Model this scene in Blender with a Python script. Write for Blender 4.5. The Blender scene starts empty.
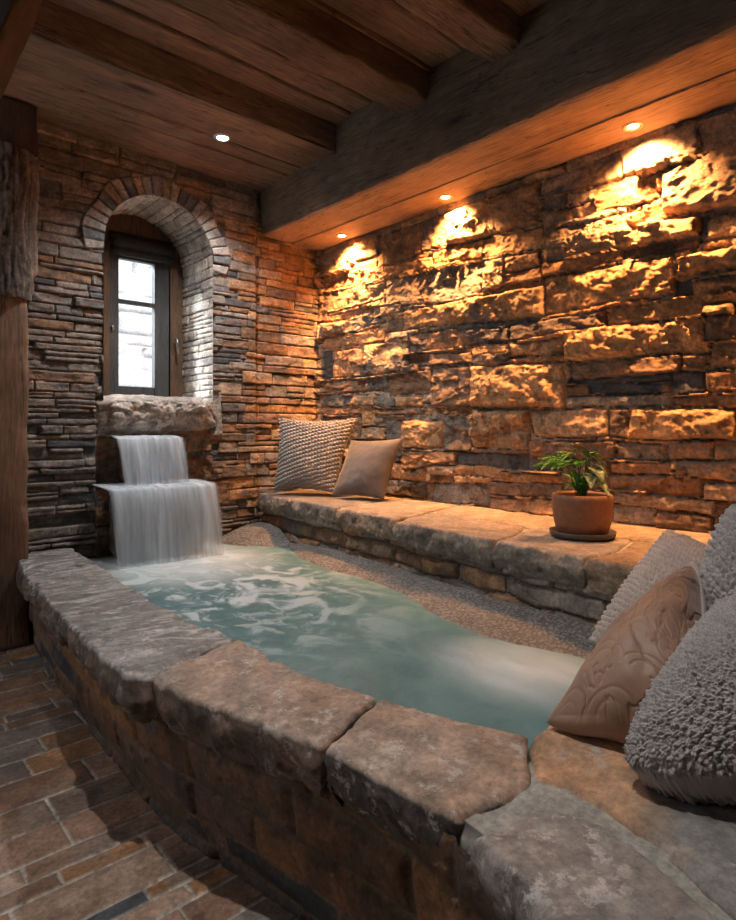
import bpy, math, random
import numpy as np
from mathutils import Vector, Matrix, Euler

SC = bpy.context.scene
COL = SC.collection
R = math.radians
# ------------------------------------------------------------------ camera, world, light, exposure
cam_d = bpy.data.cameras.new('camera'); cam = bpy.data.objects.new('camera', cam_d); COL.objects.link(cam)
cam_d.sensor_fit = 'HORIZONTAL'; cam_d.sensor_width = 36.0; cam_d.lens = 610.0/736.0*36.0
cam_d.shift_y = -30.0/736.0
cam_d.clip_start = 0.02
cam.location = (0, 0, 1.036); cam.rotation_euler = (R(90), 0, -R(42.0))
SC.camera = cam
SC.view_settings.view_transform = 'Standard'; SC.view_settings.look = 'None'
SC.view_settings.gamma = 1.0; SC.view_settings.use_curve_mapping = False
SC.view_settings.exposure = 0.75
W = bpy.data.worlds.new('sky'); SC.world = W; W.use_nodes = True
W.node_tree.nodes['Background'].inputs[0].default_value = (0.80, 0.90, 1.0, 1)
W.node_tree.nodes['Background'].inputs[1].default_value = 2.3

def light(name, kind, loc, energy, color, target=None, size=0.05, spot=None, blend=.5, parent=None):
    d = bpy.data.lights.new(name, kind); d.energy = energy; d.color = color
    if kind == 'AREA': d.shape = 'RECTANGLE'; d.size = size[0]; d.size_y = size[1]
    elif kind == 'SUN': d.angle = size
    else: d.shadow_soft_size = size
    if kind == 'SPOT': d.spot_size = R(spot); d.spot_blend = blend
    o = bpy.data.objects.new(name, d); COL.objects.link(o)
    o.location = loc
    if target is not None:
        o.rotation_euler = (Vector(target)-Vector(loc)).to_track_quat('-Z', 'Y').to_euler()
    if parent: o.parent = parent
    return o
# added soft area fill near the left wall, out of view; no window there
light('side_fill', 'AREA', (-1.45, 2.8, 1.75), 9, (.93, .96, 1.0), (1.2, 2.6, 1.6), (0.9, 1.2))
# soft low daylight slanting in through the arched window from outside left
light('daylight_sun', 'SUN', (0, 6, 5), 9.0, (.88, .95, 1.0), (0.62, 5.35, 4.42), R(16))

# ------------------------------------------------------------------ numpy noise
def _h(ix, iy, iz, s):
    n = (ix.astype(np.int64)*374761393 + iy.astype(np.int64)*668265263 + iz.astype(np.int64)*2147483647*3 + s*974634777) & 0x7fffffff
    n = ((n ^ (n >> 13))*1274126177) & 0x7fffffff
    n = ((n ^ (n >> 15))*668265263) & 0x7fffffff
    return n ^ (n >> 11)
def rnd(ix, iy, iz=0, s=0):
    ix = np.asarray(ix); iy = np.asarray(iy); iz = np.asarray(iz) + np.zeros_like(ix)
    return (_h(ix, iy, iz, s) & 0xffff)/65535.0
def noise(x, y, z=0.0, s=0):
    x, y, z = np.broadcast_arrays(np.asarray(x, float), np.asarray(y, float), np.asarray(z, float))
    xi = np.floor(x).astype(np.int64); yi = np.floor(y).astype(np.int64); zi = np.floor(z).astype(np.int64)
    fx, fy, fz = x-xi, y-yi, z-zi
    w = lambda t: t*t*t*(t*(t*6-15)+10)
    ux, uy, uz = w(fx), w(fy), w(fz)
    out = 0
    for dx in (0, 1):
        for dy in (0, 1):
            for dz in (0, 1):
                h = _h(xi+dx, yi+dy, zi+dz, s)
                gx = (h & 255)/127.5-1; gy = ((h >> 8) & 255)/127.5-1; gz = ((h >> 16) & 255)/127.5-1
                d = gx*(fx-dx)+gy*(fy-dy)+gz*(fz-dz)
                out = out + d*(ux if dx else 1-ux)*(uy if dy else 1-uy)*(uz if dz else 1-uz)
    return out
def fbm(x, y, z=0.0, o=4, s=0, g=.5):
    a, t, f = 1.0, 0, 1.0
    for i in range(o):
        t = t + a*noise(x*f, y*f, z*f if not np.isscalar(z) or z else 0.37*i, s+i*7); a *= g; f *= 2.03
    return t
def facets(x, y, s=0, tilt=.8):
    """voronoi cells, each a randomly tilted plane; returns height, F1 and cell value"""
    xi = np.floor(x).astype(np.int64); yi = np.floor(y).astype(np.int64)
    best = np.full(x.shape, 9.0); h = np.zeros(x.shape); cid = np.zeros(x.shape)
    for dx in (-1, 0, 1):
        for dy in (-1, 0, 1):
            cx, cy = xi+dx, yi+dy
            px = cx+rnd(cx, cy, 0, s+1); py = cy+rnd(cx, cy, 0, s+2)
            ox, oy = x-px, y-py; d = ox*ox+oy*oy
            m = d < best
            v = rnd(cx, cy, 0, s+3)
            hh = (v-.5)*.5 + tilt*((rnd(cx, cy, 0, s+4)-.5)*ox+(rnd(cx, cy, 0, s+5)-.5)*oy)
            best = np.where(m, d, best); h = np.where(m, hh, h); cid = np.where(m, v, cid)
    return h, np.sqrt(best), cid

# ------------------------------------------------------------------ mesh helpers
def tag(o, label=None, cat=None, group=None, kind=None):
    if label: o['label'] = label
    if cat: o['category'] = cat
    if group: o['group'] = group
    if kind: o['kind'] = kind
    return o
def empty(name, loc=(0, 0, 0), rz=0, parent=None):
    o = bpy.data.objects.new(name, None); COL.objects.link(o); o.location = loc; o.rotation_euler = (0, 0, rz)
    o.empty_display_size = .1
    if parent: o.parent = parent
    return o
def link(name, me, mat, parent=None):
    o = bpy.data.objects.new(name, me); COL.objects.link(o)
    if mat: me.materials.append(mat)
    if parent: o.parent = parent
    return o
def npmesh(name, V, Q, mat, parent=None, col=None, smooth=True):
    V = np.asarray(V, np.float32).reshape(-1, 3); Q = np.asarray(Q, np.int32).reshape(-1, 4)
    me = bpy.data.meshes.new(name)
    me.vertices.add(len(V)); me.vertices.foreach_set('co', V.ravel())
    me.loops.add(Q.size); me.loops.foreach_set('vertex_index', Q.ravel())
    me.polygons.add(len(Q)); me.polygons.foreach_set('loop_start', np.arange(0, Q.size, 4, dtype=np.int32))
    try: me.polygons.foreach_set('loop_total', np.full(len(Q), 4, np.int32))
    except Exception: pass
    me.update(calc_edges=True); me.validate()
    if smooth: me.polygons.foreach_set('use_smooth', np.ones(len(me.polygons), bool))
    if col is not None:
        a = me.color_attributes.new('Col', 'FLOAT_COLOR', 'POINT')
        c = np.ones((len(V), 4), np.float32); c[:, :3] = np.asarray(col, np.float32).reshape(-1, 3)
        a.data.foreach_set('color', c.ravel())
    return link(name, me, mat, parent)
def gridq(n, m, keep=None, flip=False, wrap=False):
    i = np.arange(n if wrap else n-1)[:, None]; j = np.arange(m-1)[None, :]
    a = i*m+j; b = ((i+1) % n)*m+j
    q = np.stack([a, b, b+1, a+1], -1)
    if flip: q = q[..., ::-1]
    q = q.reshape(-1, 4)
    if keep is not None: q = q[keep.reshape(-1)]
    return q
def pymesh(name, V, Fc, mat, parent=None, smooth=False):
    me = bpy.data.meshes.new(name); me.from_pydata([tuple(v) for v in V], [], Fc); me.update()
    if smooth: me.polygons.foreach_set('use_smooth', np.ones(len(me.polygons), bool))
    return link(name, me, mat, parent)
def lathe(name, prof, mat, parent=None, n=48, smooth=True):
    V = []; Fc = []
    for r, z in prof:
        for k in range(n): a = 2*math.pi*k/n; V.append((r*math.cos(a), r*math.sin(a), z))
    for i in range(len(prof)-1):
        for k in range(n):
            k2 = (k+1) % n; Fc.append((i*n+k, i*n+k2, (i+1)*n+k2, (i+1)*n+k))
    return pymesh(name, V, Fc, mat, parent, smooth)
def boxv(x0, x1, y0, y1, z0, z1):
    V = [(x0, y0, z0), (x1, y0, z0), (x1, y1, z0), (x0, y1, z0), (x0, y0, z1), (x1, y0, z1), (x1, y1, z1), (x0, y1, z1)]
    return V, [(0, 3, 2, 1), (4, 5, 6, 7), (0, 1, 5, 4), (1, 2, 6, 5), (2, 3, 7, 6), (3, 0, 4, 7)]
def box(name, b, mat, parent=None, bevel=0):
    V, Fc = boxv(*b); o = pymesh(name, V, Fc, mat, parent)
    if bevel:
        m = o.modifiers.new('bevel', 'BEVEL'); m.width = bevel; m.segments = 2
    return o
def tube(name, pts, rad, mat, parent=None, n=8):
    V = []; Fc = []; P = [Vector(p) for p in pts]; rr = rad if hasattr(rad, '__len__') else [rad]*len(P)
    for i, p in enumerate(P):
        t = (P[min(i+1, len(P)-1)]-P[max(i-1, 0)]).normalized()
        a = t.orthogonal().normalized() if i == 0 else (a-t*a.dot(t)).normalized()
        b = t.cross(a)
        for k in range(n):
            w = 2*math.pi*k/n; V.append(p+(a*math.cos(w)+b*math.sin(w))*rr[i])
    for i in range(len(P)-1):
        for k in range(n):
            k2 = (k+1) % n; Fc.append((i*n+k, i*n+k2, (i+1)*n+k2, (i+1)*n+k))
    Fc.append(tuple(range(n-1, -1, -1))); Fc.append(tuple(range((len(P)-1)*n, len(P)*n)))
    return pymesh(name, V, Fc, mat, parent, True)

# ------------------------------------------------------------------ materials
def mat_new(name):
    m = bpy.data.materials.new(name); m.use_nodes = True; nt = m.node_tree
    return m, nt, nt.nodes['Principled BSDF']
def N(nt, typ, **kw):
    n = nt.nodes.new(typ)
    for k, v in kw.items():
        if k.startswith('_'): setattr(n, k[1:], v)
        else: n.inputs[k.replace('__', ' ')].default_value = v
    return n
def ramp(nt, fac, stops):
    r = nt.nodes.new('ShaderNodeValToRGB'); nt.links.new(fac, r.inputs[0])
    e = r.color_ramp.elements
    while len(e) < len(stops): e.new(.5)
    for i, (p, c) in enumerate(stops):
        e[i].position = p; e[i].color = (c, c, c, 1) if np.isscalar(c) else (*c, 1)
    return r.outputs[0]
def mix(nt, a, b, fac=1.0, mode='MULTIPLY'):
    m = nt.nodes.new('ShaderNodeMix'); m.data_type = 'RGBA'; m.blend_type = mode
    for sock, v in ((m.inputs[0], fac), (m.inputs[6], a), (m.inputs[7], b)):
        if isinstance(v, bpy.types.NodeSocket): nt.links.new(v, sock)
        elif np.isscalar(v): sock.default_value = v
        else: sock.default_value = (*v, 1)
    return m.outputs[2]
def bump(nt, bsdf, height, strength=.5, dist=.01):
    b = N(nt, 'ShaderNodeBump', Strength=strength, Distance=dist); nt.links.new(height, b.inputs['Height'])
    nt.links.new(b.outputs[0], bsdf.inputs['Normal']); return b
def coords(nt, scale=(1, 1, 1)):
    tc = nt.nodes.new('ShaderNodeTexCoord'); mp = nt.nodes.new('ShaderNodeMapping'); mp.inputs['Scale'].default_value = scale
    nt.links.new(tc.outputs['Object'], mp.inputs[0]); return mp.outputs[0]
def noise_n(nt, vec, scale, detail=6, rough=.6):
    n = N(nt, 'ShaderNodeTexNoise', Scale=scale, Detail=detail, Roughness=rough); nt.links.new(vec, n.inputs['Vector']); return n.outputs[0]

def stone_mat(name, rough=(.45, .85), bs=.6, speck=0.0, var=(.45, 1.5), spec=.4, colored=True, base=(.3, .2, .13)):
    m, nt, b = mat_new(name); v = coords(nt)
    if colored:
        at = nt.nodes.new('ShaderNodeAttribute'); at.attribute_name = 'Col'; c = at.outputs[0]
    else:
        rg = nt.nodes.new('ShaderNodeRGB'); rg.outputs[0].default_value = (*base, 1); c = rg.outputs[0]
    n1 = noise_n(nt, v, 14, 8, .68); n2 = noise_n(nt, v, 70, 6, .7)
    c = mix(nt, c, ramp(nt, n1, [(.3, var[0]), (.7, var[1])]))
    c = mix(nt, c, ramp(nt, n2, [(.3, .6), (.7, 1.42)]))
    if speck:
        n3 = noise_n(nt, v, 26, 10, .78); n4 = noise_n(nt, v, 4.5, 3, .5)
        f = ramp(nt, n3, [(.54, 0), (.60, speck)]); f2 = ramp(nt, n4, [(.44, .15), (.58, 1)])
        c = mix(nt, c, (.62, .58, .54), mix(nt, f, f2), 'MIX')
    nt.links.new(c, b.inputs['Base Color'])
    nt.links.new(ramp(nt, n1, [(.3, rough[0]), (.7, rough[1])]), b.inputs['Roughness'])
    b.inputs['Specular IOR Level'].default_value = spec
    n5 = noise_n(nt, v, 45, 10, .72)
    bump(nt, b, n5, bs, .012)
    return m
def wood_mat(name, c0, c1, axis='X', grain=1.0, knots=True, rough=.7, bs=.5):
    m, nt, b = mat_new(name)
    sc = {'X': (1.2, 14, 14), 'Y': (14, 1.2, 14), 'Z': (14, 14, 1.2)}[axis]
    v = coords(nt, sc); v0 = coords(nt)
    n1 = noise_n(nt, v, 2.2*grain, 8, .65); n2 = noise_n(nt, v, 9*grain, 6, .7); n3 = noise_n(nt, v0, 2.3, 4, .6)
    c = mix(nt, c0, c1, ramp(nt, n1, [(.32, 0), (.68, 1)]), 'MIX')
    c = mix(nt, c, ramp(nt, n2, [(.3, .5), (.65, 1.25)]))
    c = mix(nt, c, ramp(nt, n3, [(.3, .55), (.7, 1.35)]))
    n4 = noise_n(nt, coords(nt, tuple(s*.45 for s in sc)), 1.5, 4, .55)
    ab = nt.nodes.new('ShaderNodeMath'); ab.operation = 'SUBTRACT'; nt.links.new(n4, ab.inputs[0]); ab.inputs[1].default_value = .5
    ab2 = nt.nodes.new('ShaderNodeMath'); ab2.operation = 'ABSOLUTE'; nt.links.new(ab.outputs[0], ab2.inputs[0])
    c = mix(nt, c, ramp(nt, ab2.outputs[0], [(.0, .25), (.007, 1)]))
    if knots:
        s2 = {'X': (1.3, 4.5, 4.5), 'Y': (4.5, 1.3, 4.5), 'Z': (4.5, 4.5, 1.3)}[axis]
        vo = N(nt, 'ShaderNodeTexVoronoi', Scale=1.0); nt.links.new(coords(nt, s2), vo.inputs['Vector'])
        c = mix(nt, c, ramp(nt, vo.outputs['Distance'], [(.05, .12), (.16, 1)]))
    nt.links.new(c, b.inputs['Base Color']); b.inputs['Roughness'].default_value = rough
    bump(nt, b, n2, bs, .01)
    return m
def plain(name, col, rough=.6, metal=0, bs=0, scale=60, emis=None, es=1):
    m, nt, b = mat_new(name)
    n = noise_n(nt, coords(nt), scale, 5)
    c = mix(nt, col, ramp(nt, n, [(.3, .82), (.7, 1.15)]))
    nt.links.new(c, b.inputs['Base Color']); b.inputs['Roughness'].default_value = rough; b.inputs['Metallic'].default_value = metal
    if bs: bump(nt, b, n, bs, .005)
    if emis: b.inputs['Emission Color'].default_value = (*emis, 1); b.inputs['Emission Strength'].default_value = es
    return m
M_rw = stone_mat('split_face_sandstone', (.5, .85), .75)
M_bw = stone_mat('ledgestone', (.5, .85), .7)
M_cap = stone_mat('flagstone_cap', (.30, .62), .55, speck=.85, spec=.5)
M_capwet = stone_mat('wet_slate_cap', (.285, .42), .9, speck=.6, spec=.6)
M_rock = stone_mat('rough_rock', (.4, .8), .8)
M_floor = stone_mat('slate_tile_and_grout', (.3, .6), .25, var=(.55, 1.45))
M_plaster = stone_mat('plain_stone', (.7, .9), .5, colored=False, base=(.16, .12, .09))
M_mortar = stone_mat('pale_mortar', (.75, .95), .35, colored=False, base=(.36, .34, .30), var=(.7, 1.2))
M_wax = wood_mat('ceiling_plank_wood', (.27, .165, .105), (.165, .115, .082), 'X', .7)
M_joist = wood_mat('aged_joist_wood', (.22, .155, .11), (.11, .085, .068), 'X', 1.3)
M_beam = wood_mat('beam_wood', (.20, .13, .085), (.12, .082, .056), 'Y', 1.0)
M_beam_lit = wood_mat('beam_wood_lit', (.42, .28, .17), (.31, .20, .125), 'Y', .8)  # lighter beam wood for the underside, bounce light put into the colour
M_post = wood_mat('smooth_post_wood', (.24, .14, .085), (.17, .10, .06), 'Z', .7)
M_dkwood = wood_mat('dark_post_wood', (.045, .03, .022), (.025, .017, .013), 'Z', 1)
M_frame = wood_mat('brown_window_wood', (.16, .085, .045), (.09, .05, .03), 'Z', 1.5, False, .5)
M_sash = wood_mat('grey_window_wood', (.085, .085, .085), (.05, .052, .055), 'Z', 1.5, False, .5)
M_metal = plain('dark_metal', (.35, .33, .30), .35, 1)
M_black = plain('black_fabric', (.012, .012, .014), .8)
# ------------------------------------------------------------------ stone field
PAL = {'R': [(.25, .155, .11), (.22, .13, .09), (.28, .19, .14)], 'D': [(.16, .125, .105), (.19, .15, .13)], 'S': [(.09, .095, .105)],'o': [(.42, .22, .10), (.36, .19, .09), (.47, .26, .12)], 'b': [(.24, .14, .085), (.20, .125, .08), (.28, .15, .08)],
       't': [(.40, .27, .17), (.36, .25, .17)], 'T': [(.38, .24, .14), (.42, .24, .12)], 'g': [(.20, .165, .135), (.17, .15, .13)],
       's': [(.075, .08, .09), (.095, .09, .09)], 'K': [(.40, .25, .14), (.34, .22, .14), (.44, .26, .13)], 'P': [(.46, .28, .15), (.42, .25, .14)],
       'L': [(.34, .28, .22)], 'r': [(.25, .155, .11), (.28, .17, .12)], 'm': [(.235, .20, .175), (.185, .16, .145), (.26, .215, .18)],
       'w': [(.30, .26, .22), (.26, .235, .21)]}
def courses(rg, u0, u1, v0, v1, h, l, kinds, u_break=None):
    out = []; v = v0
    while v < v1-.004:
        hh = min(rg.uniform(*h), v1-v)
        if v1-v-hh < h[0]*.6: hh = v1-v
        u = u0-rg.uniform(0, l[1])
        while u < u1:
            ll = rg.uniform(*l); k = rg.choice(kinds)
            if hh > h[0]*1.7 and rg.random() < .22:
                s = hh*rg.uniform(.4, .6)
                out.append((u, v, v+s, u+ll, v, v+s, k)); out.append((u, v+s, v+hh, u+ll, v+s, v+hh, rg.choice(kinds)))
            else:
                out.append((u, v, v+hh, u+ll, v, v+hh, k))
            u += ll
        v += hh
    return out
def field(U, V, stones, seed, depth=.025, proud=(.0, .03), rnd_r=.014, joint=.003, warp=.006, amp=.008, fac=.01, fsc=9, aniso=1.0, bulge=None, special=None, tilt=1.0, oth='gsbo'):
    rg = random.Random(seed); n = len(stones)
    H = np.full(U.shape, -depth); C = np.zeros(U.shape+(3,)); C[:] = (.07, .057, .047)
    w1 = warp*(fbm(U*7, V*7, 0, 3, seed)*1.6 + .3*fbm(U*40, V*40, 0, 2, seed+3)); w2 = warp*(fbm(U*5, V*7, 3.3, 3, seed+9)*1.6 + .3*fbm(U*40, V*40, 5.1, 2, seed+4))
    WU, WV = U+w1, V+w2
    big = fbm(U*3.1, V*3.1*aniso, 1.7, 5, seed+20, .55)
    med = fbm(U*11, V*11*aniso, 2.2, 5, seed+31, .6)
    fh, f1, cid = facets(U*fsc+big*1.3, V*fsc*aniso+med*.5, seed+40, 1.2)
    fh2, _, cid2 = facets(U*fsc*2.7+med, V*fsc*2.7*aniso+big, seed+50, 1.2)
    for st in stones:
        u0, a0, b0, u1, a1, b1, k = st
        i0, i1 = u0-.02, u1+.02
        t = (WU-u0)/max(u1-u0, 1e-4)
        lo = a0+(a1-a0)*t; hi = b0+(b1-b0)*t
        d = np.minimum(np.minimum(WU-u0, u1-WU), np.minimum(WV-lo, hi-WV))
        m = d > 0
        if not m.any():
            rg.random(); continue
        d = d[m]; hh = min(u1-u0, min(b0-a0, b1-a1))
        pr = rg.uniform(*proud); bl = 0; fa = 1.0; rr = rnd_r
        if k == 'K': pr += .012; bl = .018; fa = 1.5; rr = .020
        if k == 'T': pr += .005; bl = .009; fa = 1.2; rr = .014
        if k == 'P': pr += .050; bl = .006; rr = .012
        if k == 's': pr -= .012; fa = .6
        if bulge: bl += bulge
        tu, tv = tilt*rg.uniform(-.09, .09), tilt*rg.uniform(-.18, .12)
        uc, vc = (u0+u1)/2, (a0+b0+a1+b1)/4
        s = np.clip((d-joint)/rr, 0, 1); s2 = np.clip((d-joint)/max(hh*.45, .01), 0, 1)
        um, vm = U[m], V[m]
        top = pr+bl*(1-(1-s2)**2)+tu*(um-uc)*.5+tv*(vm-vc)+fa*(amp*(med[m]+.6*big[m])+fac*(fh[m]+.4*fh2[m]))
        H[m] = np.where(d < joint, -depth, -depth+(top+depth)*np.sqrt(np.clip(1-(1-s)**2, 0, 1)))
        c = np.array(rg.choice(PAL[k]))*rg.uniform(.8, 1.2)
        other = np.array(PAL[rg.choice(oth)][0])
        mix_ = np.clip((big[m]+rg.uniform(-.35, .15))*3.2, 0, .75)[:, None]
        cc = c*(1-mix_)+other*mix_
        cc = cc*(.82+.36*cid[m])[:, None]
        C[m] = np.where((d < joint)[:, None], (.07, .057, .047), cc)
    if special: H, C = special(U, V, H, C)
    return H, C

# ------------------------------------------------------------------ right wall : large split-face sandstone
RW=[(3.126,2.155,2.296,3.48,2.147,2.305,'t'),(2.888,2.165,2.3,3.126,2.168,2.303,'o'),(2.832,1.993,2.108,3.48,2.033,2.14,'o'),(2.823,1.864,1.985,3.48,1.86,2.025,'b'),(2.927,1.776,1.841,3.48,1.81,1.853,'b'),(3.179,1.675,1.784,3.48,1.703,1.81,'K'),(2.823,1.724,1.813,3.179,1.696,1.798,'g'),(2.832,1.604,1.7,3.48,1.61,1.696,'o'),(2.501,2.088,2.279,2.898,2.083,2.296,'b'),(2.305,2.098,2.287,2.501,2.1,2.279,'b'),(2.042,1.973,2.049,2.813,1.996,2.072,'o'),(2.049,1.741,1.969,2.813,1.818,1.99,'g'),(2.67,1.766,1.821,2.927,1.75,1.828,'o'),(2.542,1.645,1.723,2.813,1.665,1.735,'b'),(1.668,1.597,1.76,2.67,1.654,1.778,'T'),(2.542,1.603,1.645,2.813,1.602,1.665,'g'),(1.881,1.501,1.579,2.626,1.502,1.624,'b'),(1.887,1.439,1.496,2.635,1.447,1.49,'o'),(2.644,1.387,1.583,3.035,1.387,1.613,'K'),(3.035,1.387,1.579,3.364,1.402,1.598,'b'),(2.452,1.427,1.492,2.635,1.423,1.497,'s'),(2.131,1.406,1.473,2.452,1.415,1.486,'b'),(3.364,1.394,1.598,3.48,1.402,1.595,'s'),(2.985,1.286,1.371,3.48,1.301,1.394,'b'),(2.795,1.283,1.384,2.975,1.285,1.377,'g'),(2.421,1.248,1.389,2.795,1.258,1.378,'b'),(3.158,1.192,1.287,3.48,1.201,1.294,'g'),(2.907,1.185,1.263,3.158,1.192,1.28,'T'),(2.741,1.18,1.255,2.907,1.185,1.263,'g'),(2.501,1.173,1.245,2.741,1.18,1.249,'T'),(2.927,1.133,1.179,3.48,1.144,1.194,'b'),(3.065,0.969,1.129,3.48,0.964,1.136,'s'),(2.927,1.075,1.166,3.065,1.069,1.169,'o'),(2.124,1.119,1.163,2.927,1.133,1.172,'o'),(2.678,1.067,1.123,2.936,1.069,1.127,'t'),(2.678,0.974,1.098,2.823,0.972,1.093,'g'),(2.335,0.932,1.088,2.678,0.918,1.098,'K'),(2.131,0.925,1.119,2.335,0.851,1.117,'g'),(2.131,1.169,1.39,2.421,1.177,1.401,'b'),(1.553,1.147,1.364,2.131,1.163,1.39,'K'),(1.754,0.935,1.142,2.131,0.942,1.152,'K'),(1.333,1.0,1.132,1.748,1.001,1.142,'T'),(1.245,0.992,1.129,1.333,1.0,1.132,'b'),(0.811,0.997,1.126,1.254,0.991,1.134,'K'),(0.512,1.0,1.118,0.811,0.997,1.126,'T'),(1.496,0.908,0.988,1.76,0.899,0.98,'b'),(1.766,0.833,0.919,2.231,0.833,0.917,'s'),(2.231,0.855,0.917,2.661,0.789,0.913,'b'),(1.919,0.778,0.836,2.246,0.775,0.843,'o'),(1.575,0.75,0.813,1.912,0.768,0.82,'o'),(2.246,0.736,0.775,2.421,0.73,0.777,'b'),(2.009,0.622,0.751,2.421,0.607,0.724,'g'),(1.575,0.706,0.774,2.009,0.686,0.767,'b'),(1.575,0.614,0.697,2.009,0.611,0.676,'b'),(1.304,0.909,0.986,1.496,0.903,0.984,'b'),(1.081,0.909,0.977,1.3,0.905,0.986,'o'),(0.898,0.915,0.992,1.081,0.909,0.989,'b'),(0.729,0.921,0.986,0.898,0.915,0.98,'T'),(1.342,0.831,0.899,1.575,0.823,0.895,'b'),(1.06,0.842,0.905,1.342,0.835,0.894,'b'),(0.797,0.833,0.911,1.056,0.834,0.905,'g'),(1.347,0.757,0.83,1.575,0.745,0.813,'b'),(0.942,0.767,0.84,1.347,0.757,0.83,'b'),(0.729,0.753,0.83,0.942,0.755,0.82,'t'),(1.323,0.636,0.754,1.575,0.624,0.735,'b'),(0.898,0.686,0.754,1.323,0.695,0.754,'t'),(1.135,0.622,0.695,1.323,0.618,0.686,'t'),(0.905,0.609,0.681,1.131,0.61,0.683,'b'),(0.632,0.611,0.755,0.898,0.634,0.746,'b'),(0.935,1.357,1.496,1.564,1.365,1.524,'K'),(1.028,1.27,1.354,1.532,1.281,1.357,'b'),(0.92,1.275,1.356,1.028,1.279,1.358,'T'),(1.064,1.239,1.273,1.553,1.263,1.282,'s'),(1.064,1.192,1.235,1.435,1.204,1.256,'s'),(1.435,1.195,1.256,1.553,1.195,1.258,'b'),(1.06,1.137,1.188,1.553,1.142,1.195,'L'),(0.924,1.19,1.275,1.064,1.18,1.277,'s'),(0.664,1.182,1.272,0.924,1.194,1.275,'o'),(0.797,1.126,1.18,1.052,1.133,1.175,'o'),(0.601,1.12,1.175,0.797,1.126,1.18,'b'),(0.664,1.275,1.369,0.916,1.283,1.392,'T'),(0.664,1.372,1.503,0.931,1.398,1.503,'b'),(0.935,1.504,1.589,1.352,1.512,1.59,'o'),(1.352,1.512,1.585,1.875,1.5,1.583,'o'),(1.553,1.412,1.489,1.875,1.411,1.49,'T'),(1.553,1.364,1.407,1.887,1.376,1.407,'o'),(1.044,1.616,1.776,1.679,1.603,1.797,'T'),(1.231,1.798,1.855,1.685,1.803,1.868,'o'),(1.205,1.854,2.008,1.679,1.872,2.031,'K'),(1.286,2.183,2.304,1.702,2.187,2.287,'t'),(0.954,2.182,2.313,1.286,2.187,2.304,'t'),(0.632,2.146,2.331,0.954,2.182,2.313,'t'),(1.548,2.115,2.168,1.696,2.125,2.18,'b'),(1.41,2.049,2.105,1.696,2.04,2.12,'t'),(1.41,2.11,2.17,1.548,2.124,2.177,'t'),(1.114,2.022,2.142,1.41,2.049,2.161,'o'),(1.052,2.135,2.19,1.213,2.156,2.204,'P'),(0.78,1.909,2.2,1.102,1.959,2.138,'K'),(0.512,1.995,2.226,0.78,2.006,2.2,'t'),(0.512,1.889,1.978,0.78,1.905,1.998,'o'),(1.102,1.937,2.036,1.205,1.951,2.03,'o'),(0.95,1.841,1.919,1.209,1.837,1.943,'P'),(0.92,1.838,1.919,0.95,1.845,1.919,'s'),(0.942,1.77,1.827,1.277,1.807,1.843,'b'),(0.632,1.776,1.887,0.924,1.802,1.9,'T'),(0.632,1.658,1.761,1.036,1.677,1.761,'K'),(0.981,1.597,1.663,1.044,1.599,1.666,'s'),(0.632,1.572,1.643,0.981,1.589,1.651,'T'),(0.323,1.634,1.767,0.632,1.658,1.761,'T'),(1.702,2.067,2.287,2.305,2.092,2.287,'K'),(2.042,1.979,2.076,2.421,2.018,2.088,'o'),(1.696,1.95,2.055,2.042,1.968,2.076,'o'),(1.906,1.792,1.945,2.042,1.789,1.957,'t'),(1.691,1.869,1.934,1.906,1.866,1.939,'T'),(1.679,1.787,1.862,1.906,1.792,1.861,'b')]
us = np.concatenate([np.arange(-1.4, .25, .02), np.arange(.25, 3.56, .0065)]); vs = np.arange(0.36, 2.36, .0055)
U, V = np.meshgrid(us, vs, indexing='ij')
rg = random.Random(5)
bg = courses(rg, -1.5, 3.6, .3, 2.4, (.06, .16), (.2, .6), 'obTgtKb')
H, C = field(U, V, bg+RW, 11, depth=.012, proud=(.0, .022), rnd_r=.008, amp=.013, fac=.020, fsc=5.0, warp=.010, aniso=1.6, joint=.0018)
X = 2.70-H
npmesh('wall_right', np.stack([X, U, V], -1), gridq(*U.shape), M_rw, col=C)
tag(bpy.data.objects['wall_right'], 'rough split-face sandstone wall glowing orange under the warm downlights', kind='structure')

# ------------------------------------------------------------------ back wall : thin ledgestone with arched window
CX, SPR, RAD = 1.503, 2.08, .331
rg = random.Random(21)
st = courses(rg, .3, 2.2, 0, .30, (.04, .08), (.15, .4), 'bmr')
st += courses(rg, .3, 2.2, .30, 1.95, (.022, .062), (.10, .42), 'mmmgbsmmgs')
st += courses(rg, .3, 2.2, 1.95, 2.72, (.05, .10), (.2, .5), 'mmgmsm')
st += courses(rg, 1.84, 2.2, .62, 1.30, (.03, .075), (.12, .36), 'bbmsmb')
st += courses(rg, 2.16, 2.72, .3, 2.4, (.03, .085), (.12, .34), 'tobrobm')
# rougher, larger stones in the recess round the waterfall
for (a, b, c, d, k) in [(1.14, 1.0, 1.9, 1.28, 'w'), (1.13, .84, 1.36, 1.0, 'b'), (1.13, .70, 1.3, .85, 'm'), (1.13, .5, 1.3, .71, 'b'), (1.13, .3, 1.4, .5, 'm'),
                        (1.56, 1.0, 1.72, 1.14, 'b'), (1.55, .86, 1.70, 1.0, 'm'), (1.68, .90, 1.83, 1.05, 'b'), (1.56, .70, 1.84, .88, 'b'), (1.70, .56, 1.95, .72, 'b'), (1.66, .42, 1.90, .57, 'r'), (1.60, .28, 1.8, .43, 'b'), (1.3, .3, 1.6, 1.0, 'b')]:
    st.append((a, b, d, c, b, d, k))
us = np.concatenate([np.arange(-1.6, .5, .03), np.arange(.5, 2.72, .0052)]); vs = np.arange(0, 2.70, .0052)
U, V = np.meshgrid(us, vs, indexing='ij')
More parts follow.
